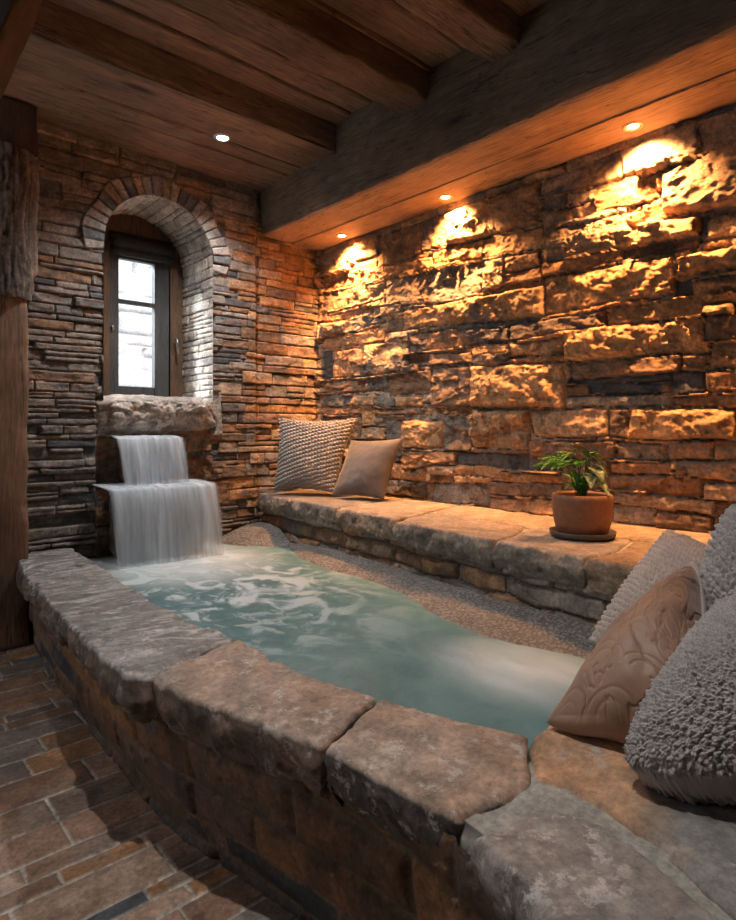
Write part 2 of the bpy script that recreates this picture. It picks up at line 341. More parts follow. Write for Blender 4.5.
def arch_special(U, V, H, C):
    # voussoir ring
    rr = np.hypot(U-CX, V-SPR); th = np.arctan2(V-SPR, U-CX)
    ro = RAD+.115+.012*np.sin(th*9)
    ring = (V > SPR-.06) & (rr > RAD-.02) & (rr < ro)
    k = np.floor(th/R(8.2)); e = np.abs(th/R(8.2)-k-.5)
    dd = np.minimum((.5-e)*R(8.2)*rr, ro-rr)
    pr = .012+.014*rnd(k.astype(int)+50, k.astype(int)*0, 0, 4)
    s = np.clip((dd-.0015)/.006, 0, 1)
    n = fbm(U*30, V*30, 0, 4, 77)
    h = np.where(dd < .0015, -.006, -.006+(pr+.006+.005*n)*np.sqrt(1-(1-s)**2))
    v = rnd(k.astype(int)+50, k.astype(int)*0, 0, 9)[..., None]
    c = np.where(v < .25, np.array((.13, .135, .14)), np.where(v < .9, np.array((.31, .28, .255)), np.array((.30, .22, .165))))*(.8+.4*rnd(k.astype(int)+9, k.astype(int)*0, 0, 5))[..., None]
    c = np.where((dd < .0018)[..., None], (.05, .04, .033), c)
    H = np.where(ring, h, H); C = np.where(ring[..., None], c, C)
    # recess for the waterfall, rough
    rec = np.clip((U-1.13)/.02, 0, 1)*np.clip((1.82+.05*np.sin(V*19)-U)/.03, 0, 1)*np.clip((1.24-V)/.02, 0, 1)
    H = H-rec*.03+rec*.04*fbm(U*6, V*6, 4.2, 5, 88, .6)
    sl = np.clip((U-1.165)/.05, 0, 1)*np.clip((1.835-U)/.09, 0, 1)*np.clip((V-.97)/.17, 0, 1)*np.sqrt(np.clip((1.245-V)/.06, 0, 1)); sl = sl*sl*(3-2*sl)
    H = H+sl*(.10+.07*fbm(U*4, V*6, 1.2, 5, 99, .6)); C = np.where((sl > .3)[..., None], np.array((.44, .38, .33))*(1+.6*fbm(U*9, V*14, 0, 4, 5))[..., None], C)
    # step between the wall beside the window and the pier in the corner
    H = np.where(U > 2.155, H-.035, H); H = np.where(np.abs(U-2.155) < .006, -.07, H)
    return H, C
H, C = field(U, V, st, 31, depth=.012, proud=(-.001, .016), rnd_r=.005, amp=.0045, fac=.005, fsc=13, warp=.0035, aniso=2.2, joint=.0018, tilt=.7, oth='gsbmm', special=arch_special)
UU, VV = U.copy(), V.copy()
def arch_sd(u, v):   # >0 inside the opening
    du = RAD-np.abs(u-CX); r = RAD-np.hypot(u-CX, v-SPR)
    return np.where(v > SPR, r, np.minimum(du, v-1.20))
sd = arch_sd(U, V); ins = sd > 0; near = ins & (sd < .009)
up = near & (V > SPR); rr = np.hypot(U-CX, V-SPR)+1e-9
UU = np.where(up, CX+(U-CX)/rr*RAD, UU); VV = np.where(up, SPR+(V-SPR)/rr*RAD, VV)
sdn = near & ~up & (RAD-np.abs(U-CX) <= V-1.20); UU = np.where(sdn, CX+np.sign(U-CX)*RAD, UU)
bt = near & ~up & ~sdn; VV = np.where(bt, 1.20, VV)
k4 = ins[:-1, :-1] & ins[1:, :-1] & ins[1:, 1:] & ins[:-1, 1:]
bw = npmesh('wall_back', np.stack([UU, 3.5-H, VV], -1), gridq(*U.shape, keep=~k4), M_bw, col=C)
tag(bw, 'ledgestone wall around the arched window', kind='structure')

# reveal of the arch
ss = np.arange(0, 1, .0016); L1 = SPR-1.20; La = math.pi*RAD; LT = 2*L1+La
S = ss*LT; D = np.arange(0, .46, .006)
SS, DD = np.meshgrid(S, D, indexing='ij')
rg = random.Random(8)
rs = courses(rg, -.1, .5, 0, LT, (.03, .075), (.12, .34), 'wwmwm')
# courses() runs u=depth, v=length along the arch
H2, C2 = field(DD, SS, rs, 61, depth=.012, proud=(.0, .008), rnd_r=.008, amp=.004, fac=.004, fsc=13, warp=.004, joint=.0015, tilt=0, oth='w')
H2 *= np.clip(DD/.03, 0, 1)*.9
a = np.clip((SS-L1)/RAD, 0, math.pi)
nx = -np.cos(a); nz = -np.sin(a)
bx = CX+RAD*np.cos(a); bz = np.where(SS < L1, 1.20+SS, np.where(SS > L1+La, 1.20+(LT-SS), SPR+RAD*np.sin(a)))
P = np.stack([bx+nx*H2, 3.488+DD, bz+nz*H2], -1)
tag(npmesh('trim_1', P, gridq(*SS.shape), M_bw, col=np.minimum(C2*1.7, .6)), 'pale stone lining of the deep arched window reveal', kind='structure')

# ------------------------------------------------------------------ plain walls out of view, ceiling, floor
tag(box('wall_left', (-1.72, -1.6, -1.5, 3.6, 0, 2.85), M_plaster), 'plain stone wall left of the room', kind='structure')
tag(box('wall_front', (-1.6, 2.8, -1.62, -1.5, 0, 2.85), M_plaster), 'plain stone wall behind the viewer', kind='structure')

def timber(name, x0, x1, y0, y1, z0, z1, mat, axis, seed, parent=None, wob=.006, res=.02, chip=.01, mat2=None):
    """squared log: closed box with worn faces; axis = grain direction"""
    ln = (x1-x0) if axis == 'X' else (y1-y0) if axis == 'Y' else (z1-z0)
    n = max(4, int(ln/res)); 
    a0, a1, b0, b1 = (y0, y1, z0, z1) if axis == 'X' else (x0, x1, z0, z1) if axis == 'Y' else (x0, x1, y0, y1)
    m = 14; per = []
    for (p, q) in (((a0, b0), (a1, b0)), ((a1, b0), (a1, b1)), ((a1, b1), (a0, b1)), ((a0, b1), (a0, b0))):
        for k in range(m): t = k/m; per.append((p[0]+(q[0]-p[0])*t, p[1]+(q[1]-p[1])*t))
    per = np.array(per); per = np.vstack([per, per[:1]])
    ca, cb = (a0+a1)/2, (b0+b1)/2
    T = np.linspace(0, 1, n); base = x0 if axis == 'X' else y0 if axis == 'Y' else z0
    TT = base+T[:, None]*ln+0*per[None, :, 0]
    A = per[None, :, 0]+0*T[:, None]; B = per[None, :, 1]+0*T[:, None]
    wobn = wob*fbm(TT*2.2, A*6, B*6, 3, seed)+.35*wob*fbm(TT*12, A*30, B*30, 2, seed+5)
    da, db = A-ca, B-cb
    corner = (np.abs(da)/(abs(a1-a0)/2))*(np.abs(db)/(abs(b1-b0)/2))
    corner = np.clip((corner-.75)*4, 0, 1)
    cut = chip*corner*(.5+np.clip(fbm(TT*5, A*2, B*2, 3, seed+9)*2, -.3, 1))
    A2 = A+np.sign(da)*(wobn-cut); B2 = B+np.sign(db)*(wobn-cut)
    P = {'X': (TT, A2, B2), 'Y': (A2, TT, B2), 'Z': (A2, B2, TT)}[axis]
    V = np.stack(P, -1); nn, mm = TT.shape
    me_v = V.reshape(-1, 3); q = gridq(nn, mm)
    o = npmesh(name, me_v, q, mat, parent)
    bm_faces = []
    # end caps
    import bmesh
    bm = bmesh.new(); bm.from_mesh(o.data); bm.verts.ensure_lookup_table()
    bmesh.ops.remove_doubles(bm, verts=bm.verts, dist=1e-5)
    bmesh.ops.holes_fill(bm, edges=[e for e in bm.edges if e.is_boundary], sides=0)
    bmesh.ops.recalc_face_normals(bm, faces=bm.faces)
    bm.to_mesh(o.data); bm.free()
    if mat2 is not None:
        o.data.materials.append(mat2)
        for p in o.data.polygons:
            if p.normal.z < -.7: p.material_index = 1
    return o
# ceiling : planks as one mesh (upper level between the joists, lower level next to the back wall)
def planks(rows, x0, x1, seed):
    Vs = []; Qs = []; off = 0; rg = random.Random(seed)
    for (y0, y1, z) in rows:
        n = 160; w_ = y1-y0; em = np.array([0, .001, .004, .009, .016, .03, .06])/w_; t = np.concatenate([em, 1-em[::-1]]); m = len(t)
        xs = np.linspace(x0, x1, n)
        e0 = y0+.008+.014*fbm(xs*1.6, xs*0+y0, 0, 3, seed+3); e1 = y1-.007+.014*fbm(xs*1.6, xs*0+y1, 0, 3, seed+3)
        YY = e0[:, None]+(e1-e0)[:, None]*t[None, :]; XX = xs[:, None]+0*YY
        edge = np.minimum(t, 1-t)[None, :]*(y1-y0)
        ZZ = z+rg.uniform(-.006, .008)+.006*fbm(XX*2, YY*9, 0, 3, seed)+.010*np.clip(1-edge/.016, 0, 1)**2+.025*(edge < .0005)
        Vs.append(np.stack([XX, YY, ZZ], -1).reshape(-1, 3)); Qs.append(gridq(n, m)+off); off += n*m
    # boards behind the gaps
    return np.vstack(Vs), np.vstack(Qs)
rows = [(2.70, 3.04, 2.632), (3.04, 3.185, 2.626), (3.185, 3.56, 2.637)]
y = 2.72
for w in (.16, .17, .22, .19, .21, .2, .24, .2, .22, .25, .2, .24, .26, .2, .22, .25, .22, .22, .22, .22):
    rows.append((y-w, y, 2.775)); y -= w
    if y < -1.5: break
Vp, Qp = planks(rows, -1.65, 2.75, 40)
cl = npmesh('ceiling', Vp, Qp, M_wax); tag(cl, 'ceiling of wide rough-sawn brown planks', kind='structure')
o = box('plank_backing', (-1.6, 2.75, -1.5, 2.74, 2.80, 2.86), M_dkwood, cl)
o = box('plank_backing', (-1.6, 2.75, 2.72, 3.6, 2.665, 2.86), M_dkwood, cl)
JL = [(2.70, 2.735, 2.615, 'fascia joist nearest the arched window, its dark side facing the room'), (2.0, 2.19, 2.63, 'middle ceiling joist meeting the long beam'),
      (1.48, 1.64, 2.645, 'third ceiling joist, nearest the upper right'), (.8, .98, 2.645, None), (.1, .28, 2.645, None)]
for i, (a, b_, z, lb) in enumerate(JL):
    o = timber('ceiling_joist', -1.6, 2.235, a, b_, z, 2.80, M_joist, 'X', 50+i, wob=.008, chip=.014)
    tag(o, lb or ('joist overhead behind the third one' if i == 3 else 'joist overhead farthest from the window'), 'beam', 'dark ceiling joists', 'structure')
bm_ = timber('ceiling_beam', 2.19, 2.72, -1.5, 3.50, 2.330, 2.83, M_beam, 'Y', 70, wob=.006, chip=.012, mat2=M_beam_lit)
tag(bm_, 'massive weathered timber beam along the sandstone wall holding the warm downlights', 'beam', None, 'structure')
bd = box('soffit_board', (2.44, 2.66, -1.5, 3.49, 2.322, 2.345), M_beam_lit, bm_, .002)

# floor
us = np.concatenate([np.arange(-1.6, .22, .03), np.arange(.22, .95, .0042), np.arange(.95, 2.8, .05)]); vs = np.concatenate([np.arange(-1.5, 1.0, .03), np.arange(1.0, 3.52, .0048)])
U, V = np.meshgrid(us, vs, indexing='ij')
rg = random.Random(77); st = []; v = -1.5
while v < 3.55:
    h = rg.choice((.045, .06, .10, .13, .15, .07, .12)); u = -1.7-rg.uniform(0, .3)
    while u < 1.0:
        l = rg.uniform(.16, .46); st.append((u, v, v+h, u+l, v, v+h, rg.choice('RbrRDSRDRb'))); u += l
    v += h
H, C = field(U, V, st, 91, depth=.0, proud=(.0045, .006), rnd_r=.004, joint=.0036, warp=.004, amp=.0008, fac=.0006, fsc=8, tilt=0, oth='RDD')
jm = H <= 0.0003
C = np.where(jm[..., None], (.50, .45, .39), C*1.4)
tag(npmesh('floor', np.stack([U, V, H*.8-.004], -1), gridq(*U.shape), M_floor, col=C), 'floor of long brown and slate tiles with pale grout', kind='structure')
# ------------------------------------------------------------------ window
win = empty('window_1', (CX, 3.93, 1.24)); tag(win, 'small arched wooden window with a grey two-pane sash', 'window', None, 'structure')
def arch_frame(name, x0, x1, z0, zs, rin, rout_x0, rout_x1, y0, y1, mat, parent):
    pass
def wbox(name, x0, x1, y0, y1, z0, z1, mat, parent=win, bv=.003):
    return box(name, (x0-CX, x1-CX, y0-3.93, y1-3.93, z0-1.24, z1-1.24), mat, parent, bv)
# brown frame plate with arched top (polygon ring)
def arch_plate():
    V = []; Fc = []
    out = []; inn = []
    ro = RAD+.01
    for k in range(33):
        a = math.pi*k/32; out.append((ro*math.cos(a), SPR-1.24+ro*math.sin(a)))
    x0, x1, zt = 1.345-CX, 1.742-CX, 2.215-1.24
    for k in range(33):
        t = k/32; inn.append((x1+(x0-x1)*t, zt))
    O = [(ro, -.03)]+out+[(-ro, -.03)]; I = [(x1, .02)]+inn+[(x0, .02)]
    n = len(O)
    for y in (-.02, .06):
        V += [(p[0], y, p[1]) for p in O]; V += [(p[0], y, p[1]) for p in I]
    for i in range(n-1):
        Fc.append((i, i+1, n+i+1, n+i)); Fc.append((2*n+i, 3*n+i, 3*n+i+1, 2*n+i+1)); Fc.append((n+i, n+i+1, 3*n+i+1, 3*n+i))
    Fc.append((0, n, 2*n-1, n-1))
    return V, Fc
V, Fc = arch_plate(); fr = pymesh('frame', V, Fc, M_frame, win)
wbox('jamb', 1.742, 1.80, 3.90, 3.95, 1.24, 2.15, M_frame)
wbox('jamb', 1.30, 1.345, 3.90, 3.95, 1.24, 2.15, M_frame)
sash = empty('sash', (0, 0, 0), 0, win)
wbox('stile', 1.347, 1.408, 3.915, 3.965, 1.262, 2.20, M_sash, sash)
wbox('stile', 1.64, 1.738, 3.915, 3.965, 1.262, 2.20, M_sash, sash)
wbox('rail', 1.408, 1.64, 3.918, 3.963, 1.262, 1.315, M_sash, sash)
wbox('rail', 1.408, 1.64, 3.918, 3.963, 2.125, 2.20, M_sash, sash)
wbox('glazing_bar', 1.408, 1.64, 3.922, 3.958, 1.842, 1.868, M_sash, sash)
mg, nt, b = mat_new('window_glass')
tr = nt.nodes.new('ShaderNodeBsdfTransparent'); gl = N(nt, 'ShaderNodeBsdfGlossy', Roughness=.03); mx = nt.nodes.new('ShaderNodeMixShader')
mx.inputs[0].default_value = .05; nt.links.new(tr.outputs[0], mx.inputs[1]); nt.links.new(gl.outputs[0], mx.inputs[2])
nt.links.new(mx.outputs[0], nt.nodes['Material Output'].inputs[0])
wbox('pane', 1.405, 1.643, 3.938, 3.944, 1.312, 1.845, mg, sash, 0); wbox('pane', 1.405, 1.643, 3.938, 3.944, 1.866, 2.128, mg, sash, 0)
# handle on right jamb, keeper on left
hd = tube('handle', [(.262, -.055, .40), (.262, -.075, .40), (.266, -.08, .37), (.272, -.078, .30)], .007, M_metal, win)
wbox('keeper', 1.36, 1.375, 3.90, 3.916, 1.66, 1.69, M_metal)
# rolled dark blind under the arch
def roll(name, z, r, y):
    pts = [(1.35-CX+.395*t/8, y-3.93, z-1.24) for t in range(9)]
    return tube(name, pts, r, M_black, bl, 14)
bl = empty('window_blind', (CX, 3.93, 1.24)); tag(bl, 'dark rolled-up blind at the top of the arched window', 'blind')
roll('fabric_roll', 2.21, .045, 3.875); roll('fabric_roll', 2.155, .026, 3.87)
o = box('headrail', (1.34-CX, 1.75-CX, -.05, -.022, .98, 1.04), M_black, bl, .004)
# outside : bleached stone wall across a narrow yard
M_out = stone_mat('bleached_outdoor_stone', (.8, .9), .8, colored=False, base=(.78, .78, .78), var=(.8, 1.1))
us = np.arange(.2, 5.0, .03); vs = np.arange(0, 2.66, .02); U, V = np.meshgrid(us, vs, indexing='ij')
H, C = field(U, V, courses(random.Random(3), 0, 5, 0, 3.4, (.08, .2), (.3, .8), 'w'), 7, depth=.03, warp=.01, amp=.01, fac=.01)
tag(npmesh('wall_outside', np.stack([U, 5.6-H, V], -1), gridq(*U.shape), M_out), 'bleached stone wall outside the window', kind='structure')
tag(box('ground_outside', (-1, 6, 3.98, 9, -.1, 0), M_out), 'pale ground outside the window', kind='structure')
tag(box('wall_shell', (-1.7, 1.1, 3.56, 3.98, 0, 2.9), M_plaster), 'masonry body behind the left ledgestone', kind='structure')
tag(box('wall_core', (1.9, 2.9, 3.60, 3.98, 0, 2.9), M_plaster), 'masonry body behind the corner pier', kind='structure')
tag(box('wall_head', (1.1, 1.9, 3.60, 3.98, 2.46, 2.9), M_plaster), 'masonry body above the arch', kind='structure')
tag(box('wall_foot', (1.1, 1.9, 3.62, 3.98, 0, 1.17), M_plaster), 'masonry body below the window', kind='structure')
tag(box('wall_side', (2.76, 2.9, -1.6, 3.6, 0, 2.9), M_plaster), 'masonry body behind the sandstone', kind='structure')

# ------------------------------------------------------------------ rocks and slabs
def rock(name, c, d, seed, mat, parent=None, col=(.24, .17, .12), n=70, p=3.0, amp=.10, fsc=2.2, tw=0):
    """super-ellipsoid boulder with facets"""
    th = np.linspace(0, 2*math.pi, n*2); ph = np.linspace(-math.pi/2+.001, math.pi/2-.001, n)
    T, Ph = np.meshgrid(th, ph, indexing='ij')
    x, y, z = np.cos(T)*np.cos(Ph), np.sin(T)*np.cos(Ph), np.sin(Ph)
    r = (np.abs(x)**p+np.abs(y)**p+np.abs(z)**p)**(-1/p)
    x, y, z = x*r, y*r, z*r
    X, Y, Z = x*d[0]/2, y*d[1]/2, z*d[2]/2
    nn = fbm((X+seed)*7, Y*7, Z*9, 5, seed, .6)*amp+.35*amp*fbm((X+seed)*30, Y*30, Z*30, 3, seed+7)
    k = 1+nn
    X, Y, Z = X*k, Y*k, Z*k
    if tw: X, Y = X*math.cos(tw)-Y*math.sin(tw), X*math.sin(tw)+Y*math.cos(tw)
    col_ = np.array(col)*(1+.9*fbm(X*6+seed, Y*6, Z*12, 3, seed+3))[..., None]
    o = npmesh(name, np.stack([X, Y, Z], -1), gridq(*T.shape), mat, parent, np.clip(col_, .01, 1))
    o.location = c
    return o
def resample(poly, ds):
    P = np.array(poly, float); Q = np.vstack([P, P[:1]]); out = []
    for a, b in zip(Q[:-1], Q[1:]):
        n = max(1, int(np.linalg.norm(b-a)/ds))
        for k in range(n): out.append(a+(b-a)*k/n)
    return np.array(out)
def slab(name, poly, z0, z1, seed, mat, parent=None, col=(.3, .2, .13), col2=None, side=None, ds=.007, rough_side=.014, top_amp=.004, zf=None, rnd_=.012, edge_w=.008, colf=None, chips=.02, drop=0.0):
    """stone slab with chipped edges from a top outline (counter-clockwise)"""
    B = resample(poly, ds); n = len(B); c = B.mean(0)
    for _ in range(1): B = (np.roll(B, 1, 0)+B*2+np.roll(B, -1, 0))/4
    nrm = np.roll(B, -1, 0)-np.roll(B, 1, 0); nrm = np.stack([nrm[:, 1], -nrm[:, 0]], -1); nrm /= np.linalg.norm(nrm, axis=1)[:, None]+1e-9
    rad = np.linalg.norm(B-c, axis=1).max(); nr = int(rad/(ds*1.25))
    rings = []
    off = edge_w*fbm(B[:, 0]*18, B[:, 1]*18, 0, 4, seed)
    Bo = B+nrm*off[:, None]
    zt = (lambda x, y: z1+0*x) if zf is None else zf
    for k in range(nr+1):
        t = k/nr; P = c+(Bo-c)*t; x, y = P[:, 0], P[:, 1]
        de = (1-t)*np.linalg.norm(B-c, axis=1)
        h = zt(x, y)+top_amp*(fbm(x*5, y*5, 0, 4, seed+5)*1.2+.35*fbm(x*26, y*26, 0, 3, seed+6))
        e = np.clip(1-de/rnd_, 0, 1); h = h-rnd_*.7*(1-np.sqrt(1-e*e))
        ch = np.clip(fbm(x*13, y*13, 5.5, 4, seed+8)-.12, 0, 1)*np.clip(1-de/.05, 0, 1)*chips*3
        rings.append((x, y, h-ch, np.zeros(n)))
    ns = max(4, int((z1-z0)/ds))
    zl = rings[-1][2]
    for k in range(1, ns+1):
        t = k/ns; z = zl+(z0-zl)*t
        fh, _, _ = facets(np.cumsum(np.full(n, ds))*11, z*16, seed+3, 1.4)
        o2 = rough_side*(fbm(B[:, 0]*12, B[:, 1]*12, z*14, 5, seed+12, .6)+.7*fh)*min(1, t*3)+.012*math.sin(math.pi*t)-drop*t
        P = Bo+nrm*o2[:, None]
        rings.append((P[:, 0], P[:, 1], z, np.full(n, 1.0)))
    X = np.array([r[0] for r in rings]); Y = np.array([r[1] for r in rings]); Z = np.array([r[2] for r in rings]); S = np.array([r[3] for r in rings])
    mixn = np.clip(fbm(X*4, Y*4, Z*4, 4, seed+30)*2.2+.4, 0, 1)[..., None]
    Cc = np.array(col)*(1-mixn)+np.array(col2 or col)*mixn
    if colf is not None: Cc = colf(X, Y, Z, Cc)
    sc_ = np.array(side or col)*(1+.8*fbm(X*9, Y*9, Z*12, 3, seed+33))[..., None]
    Cc = np.where(S[..., None] > 0, sc_, Cc)
    Vv = np.stack([X, Y, Z], -1).transpose(1, 0, 2); Cc = Cc.transpose(1, 0, 2)
    return npmesh(name, Vv, gridq(n, len(rings), flip=False, wrap=True), mat, parent, np.clip(Cc, .01, 1))

# timber post with bark log in the left corner
post = empty('timber_post', (.62, 3.38, 0)); tag(post, 'timber post in the left corner, smooth below and a bark-covered log above', 'post')
def pcyl(name, cx, cy, r, z0, z1, mat, seed, amp, sx=1, sy=1, flare=None, col=None):
    th = np.linspace(0, 2*math.pi, 120); zz = np.linspace(z0, z1, int((z1-z0)/.008))
    T, Z = np.meshgrid(th, zz, indexing='ij')
    ct, s_ = np.cos(T), np.sin(T)
    n = fbm(ct*12+seed, s_*12, Z*5, 5, seed, .6)
    rid = np.abs(noise(ct*8+seed, s_*8, Z*5+1.2*n, seed+4))*2.4-.35
    rr = r*(1+.10*noise(ct*1.5, s_*1.5, Z*2.5, seed+2))+amp*(n*.7+rid)
    if flare: rr = rr*flare(Z)
    V = np.stack([cx-.62+rr*ct*sx, cy-3.38+rr*s_*sy, Z], -1)
    V[:, 0, 0:2] = V[:, 1, 0:2]*.98; V[:, -1, 0:2] = V[:, -2, 0:2]*.98
    c = np.array(col)*(1+1.2*(n*.7+rid))[..., None]
    return npmesh(name, V, gridq(*T.shape), mat, post, np.clip(c, .008, 1))
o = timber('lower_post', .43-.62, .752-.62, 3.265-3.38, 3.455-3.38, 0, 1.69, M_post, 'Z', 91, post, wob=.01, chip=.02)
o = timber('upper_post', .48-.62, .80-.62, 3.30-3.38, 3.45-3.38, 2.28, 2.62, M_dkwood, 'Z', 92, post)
M_bark = stone_mat('bark', (.8, .95), .9)
pcyl('bark_log', .63, 3.325, .15, 1.66, 2.36, M_bark, 93, .016, 1.0, .75, lambda Z: 1+.12*np.clip((Z-2.05)/.15, 0, 1)-.05*np.clip((1.8-Z)/.1, 0, 1), (.105, .09, .078))
# diagonal brace at upper left
br = timber('timber_brace', -.075, .075, -.06, .06, -.7, .44, M_dkwood, 'Z', 95, None, wob=.006)
br.location = (.422, 2.31, 2.34); br.rotation_euler = (0, R(24.8), R(-42)); tag(br, 'dark diagonal timber brace at the upper left edge', 'beam', None, 'structure')

# ------------------------------------------------------------------ plunge pool
pool = empty('plunge_pool', (0, 0, 0)); tag(pool, 'stone-walled plunge pool with flagstone capping and teal water', 'pool')
# outer wall face along a curved path (x of the base at each y)
ys = np.arange(-.6, 3.46, .006); xb = np.interp(ys, [-.6, .6, 1.08, 1.5, 2.0, 2.63, 3.1, 3.5], [.76, .78, .765, .69, .70, .725, .755, .80])
k = np.hanning(41); k /= k.sum(); xb = np.convolve(np.pad(xb, 20, 'edge'), k, 'valid')
zs = np.arange(-.01, .41, .006); U, V = np.meshgrid(ys, zs, indexing='ij'); rg = random.Random(14)
st = courses(rg, -.7, 3.6, -.02, .10, (.05, .07), (.22, .5), 'sbms') + courses(rg, -.7, 3.6, .10, .20, (.06, .08), (.2, .45), 'sbrb') + courses(rg, -.7, 3.6, .20, .42, (.09, .13), (.25, .5), 'robrb')
H, C = field(U, V, st, 23, depth=.0, proud=(.008, .016), rnd_r=.02, joint=.006, warp=.014, amp=.006, fac=.006, fsc=9, tilt=.15)
C = np.where((H <= .0005)[..., None], (.20, .135, .09), C*.7)
xt = np.interp(ys, [-.6, .25, .48, .75, .9, 1.28, 1.6, 2.13, 2.93, 3.3, 3.5], [.62, .645, .70, .73, .72, .625, .575, .605, .685, .735, .81]); xt = np.convolve(np.pad(xt, 20, 'edge'), k, 'valid')+.02
npmesh('outer_wall', np.stack([xb[:, None]+(xt-xb)[:, None]*np.clip(V/.37, 0, 1)**.8-H, U, V], -1), gridq(*U.shape, flip=True), M_rock, pool, C)
pool_in = [(.99, 3.46), (.93, 2.9), (.88, 2.2), (.84, 1.7), (.83, 1.2), (.86, .98), (.92, .80), (1.0, .66), (1.45, .74), (1.85, .80), (2.0, 1.2), (2.15, 2.2), (2.25, 3.46)]
def wallstrip(name, pts, z0, z1, mat, parent, col, seed=1, amp=.012):
    P = np.array(pts, float); L = np.concatenate([[0], np.cumsum(np.linalg.norm(np.diff(P, axis=0), axis=1))])
    s = np.arange(0, L[-1], .012); x = np.interp(s, L, P[:, 0]); y = np.interp(s, L, P[:, 1]); z = np.arange(z0, z1+.001, .012)
    X = x[:, None]+0*z; Y = y[:, None]+0*z; Z = 0*X+z
    n = fbm(X*9, Y*9, Z*12, 4, seed)*amp
    c = np.array(col)*(1+.9*n/amp)[..., None]
    return npmesh(name, np.stack([X+n, Y+n, Z], -1), gridq(*X.shape), mat, parent, np.clip(c, .01, 1))
wallstrip('basin_wall', pool_in, -.05, .40, M_rock, pool, (.20, .15, .11))
box('basin_floor', (.85, 2.3, .6, 3.46, -.08, -.05), M_plaster, pool)
# wall core under the capping
slab('mortar_bed', [(.80, 3.45), (.73, 2.9), (.72, 2.2), (.70, 1.5), (.76, 1.1), (.78, .6), (.76, -.3), (1.6, -.3), (1.6, .70), (1.03, .66), (.90, .9), (.86, 1.15), (.85, 1.7), (.87, 2.2), (.92, 2.9), (.98, 3.45)][::-1], .30, .40, 3, M_mortar, pool, (.35, .33, .3), ds=.02, top_amp=.002, rough_side=.0, edge_w=.0) if False else None
def strip_slab(name, outer, inner, z, thick, seed, mat, col, col2, side, **kw):
    return slab(name, list(outer)+list(inner)[::-1], z-thick, z, seed, mat, pool, col, col2, side, **kw)
def zcap(base):
    def f(x, y): return base-.012+.05*np.interp(y, [0, 1.5, 3.5], [.25, .2, -.7])+.012*np.sin(y*3.3+x*4)
    return f
GR = (.20, .18, .165); GB = (.32, .24, .19); OB = (.38, .26, .185)
kw = dict(rough_side=.016, edge_w=.008, chips=.010, rnd_=.007, top_amp=.003)
# outline order: outer side from far to near, then inner side back (counter-clockwise seen from above)
caps = [
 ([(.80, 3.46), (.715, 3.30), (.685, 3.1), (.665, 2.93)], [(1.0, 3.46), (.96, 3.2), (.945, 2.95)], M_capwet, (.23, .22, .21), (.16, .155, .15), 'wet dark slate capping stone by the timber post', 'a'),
 ([(.66, 2.92), (.635, 2.6), (.61, 2.36), (.585, 2.13)], [(.94, 2.935), (.925, 2.6), (.90, 2.35), (.885, 2.13)], M_capwet, (.26, .24, .225), (.19, .17, .155), 'wet grey capping stone with pale highlight streaks painted in', 'b'),
 ([(.58, 2.12), (.555, 1.85), (.535, 1.6), (.54, 1.45), (.57, 1.405)], [(.88, 2.12), (.865, 1.85), (.86, 1.505)], M_capwet, (.27, .25, .23), (.21, .19, .17), 'grey capping stone with painted highlight streaks and a jagged outer edge', 'c'),
 ([(.585, 1.41), (.595, 1.28), (.64, 1.12), (.70, .905)], [(.865, 1.495), (.845, 1.3), (.865, 1.12), (.905, .977)], M_cap, OB, GB, 'brown capping stone speckled with white', 'd'),
 ([(.70, .90), (.71, .75), (.735, .61), (.80, .60), (.88, .578)], [(.905, .968), (.95, .83), (1.015, .668)], M_cap, OB, (.34, .27, .22), 'tan capping stone at the pool corner with a dark chipped edge', 'e'),
 ([(.725, .585), (.69, .48), (.655, .41), (.63, .25), (.60, 0), (.60, -.5)], [(.80, .58), (.868, .555), (.893, .485), (.862, .38), (.80, .26), (.77, .1), (.77, -.5)], M_cap, (.30, .26, .23), (.25, .23, .215), 'grey rounded capping stone in the near corner', 'f'),
]
for i, (ou, inn, mt, c1, c2, lb, kk) in enumerate(caps):
    extra = dict(kw)
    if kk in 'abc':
        def cf(X, Y, Z, C, i=i):  # pale streaks put the wet highlights into the stone colour
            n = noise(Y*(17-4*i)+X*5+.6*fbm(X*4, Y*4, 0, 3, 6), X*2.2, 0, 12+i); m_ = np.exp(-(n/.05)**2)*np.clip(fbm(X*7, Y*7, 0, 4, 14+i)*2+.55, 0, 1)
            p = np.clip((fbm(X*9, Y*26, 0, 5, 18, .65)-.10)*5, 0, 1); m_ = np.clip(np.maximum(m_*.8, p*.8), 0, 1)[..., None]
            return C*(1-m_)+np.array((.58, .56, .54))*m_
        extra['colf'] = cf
    if kk == 'f': extra.update(rnd_=.055, chips=.012)
    if kk in 'abc': extra.update(top_amp=.006, chips=.02, edge_w=.012)
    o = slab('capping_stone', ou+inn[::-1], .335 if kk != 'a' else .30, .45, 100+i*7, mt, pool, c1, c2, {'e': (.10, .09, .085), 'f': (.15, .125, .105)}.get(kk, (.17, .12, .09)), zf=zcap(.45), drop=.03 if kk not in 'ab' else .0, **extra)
    o['label'] = lb
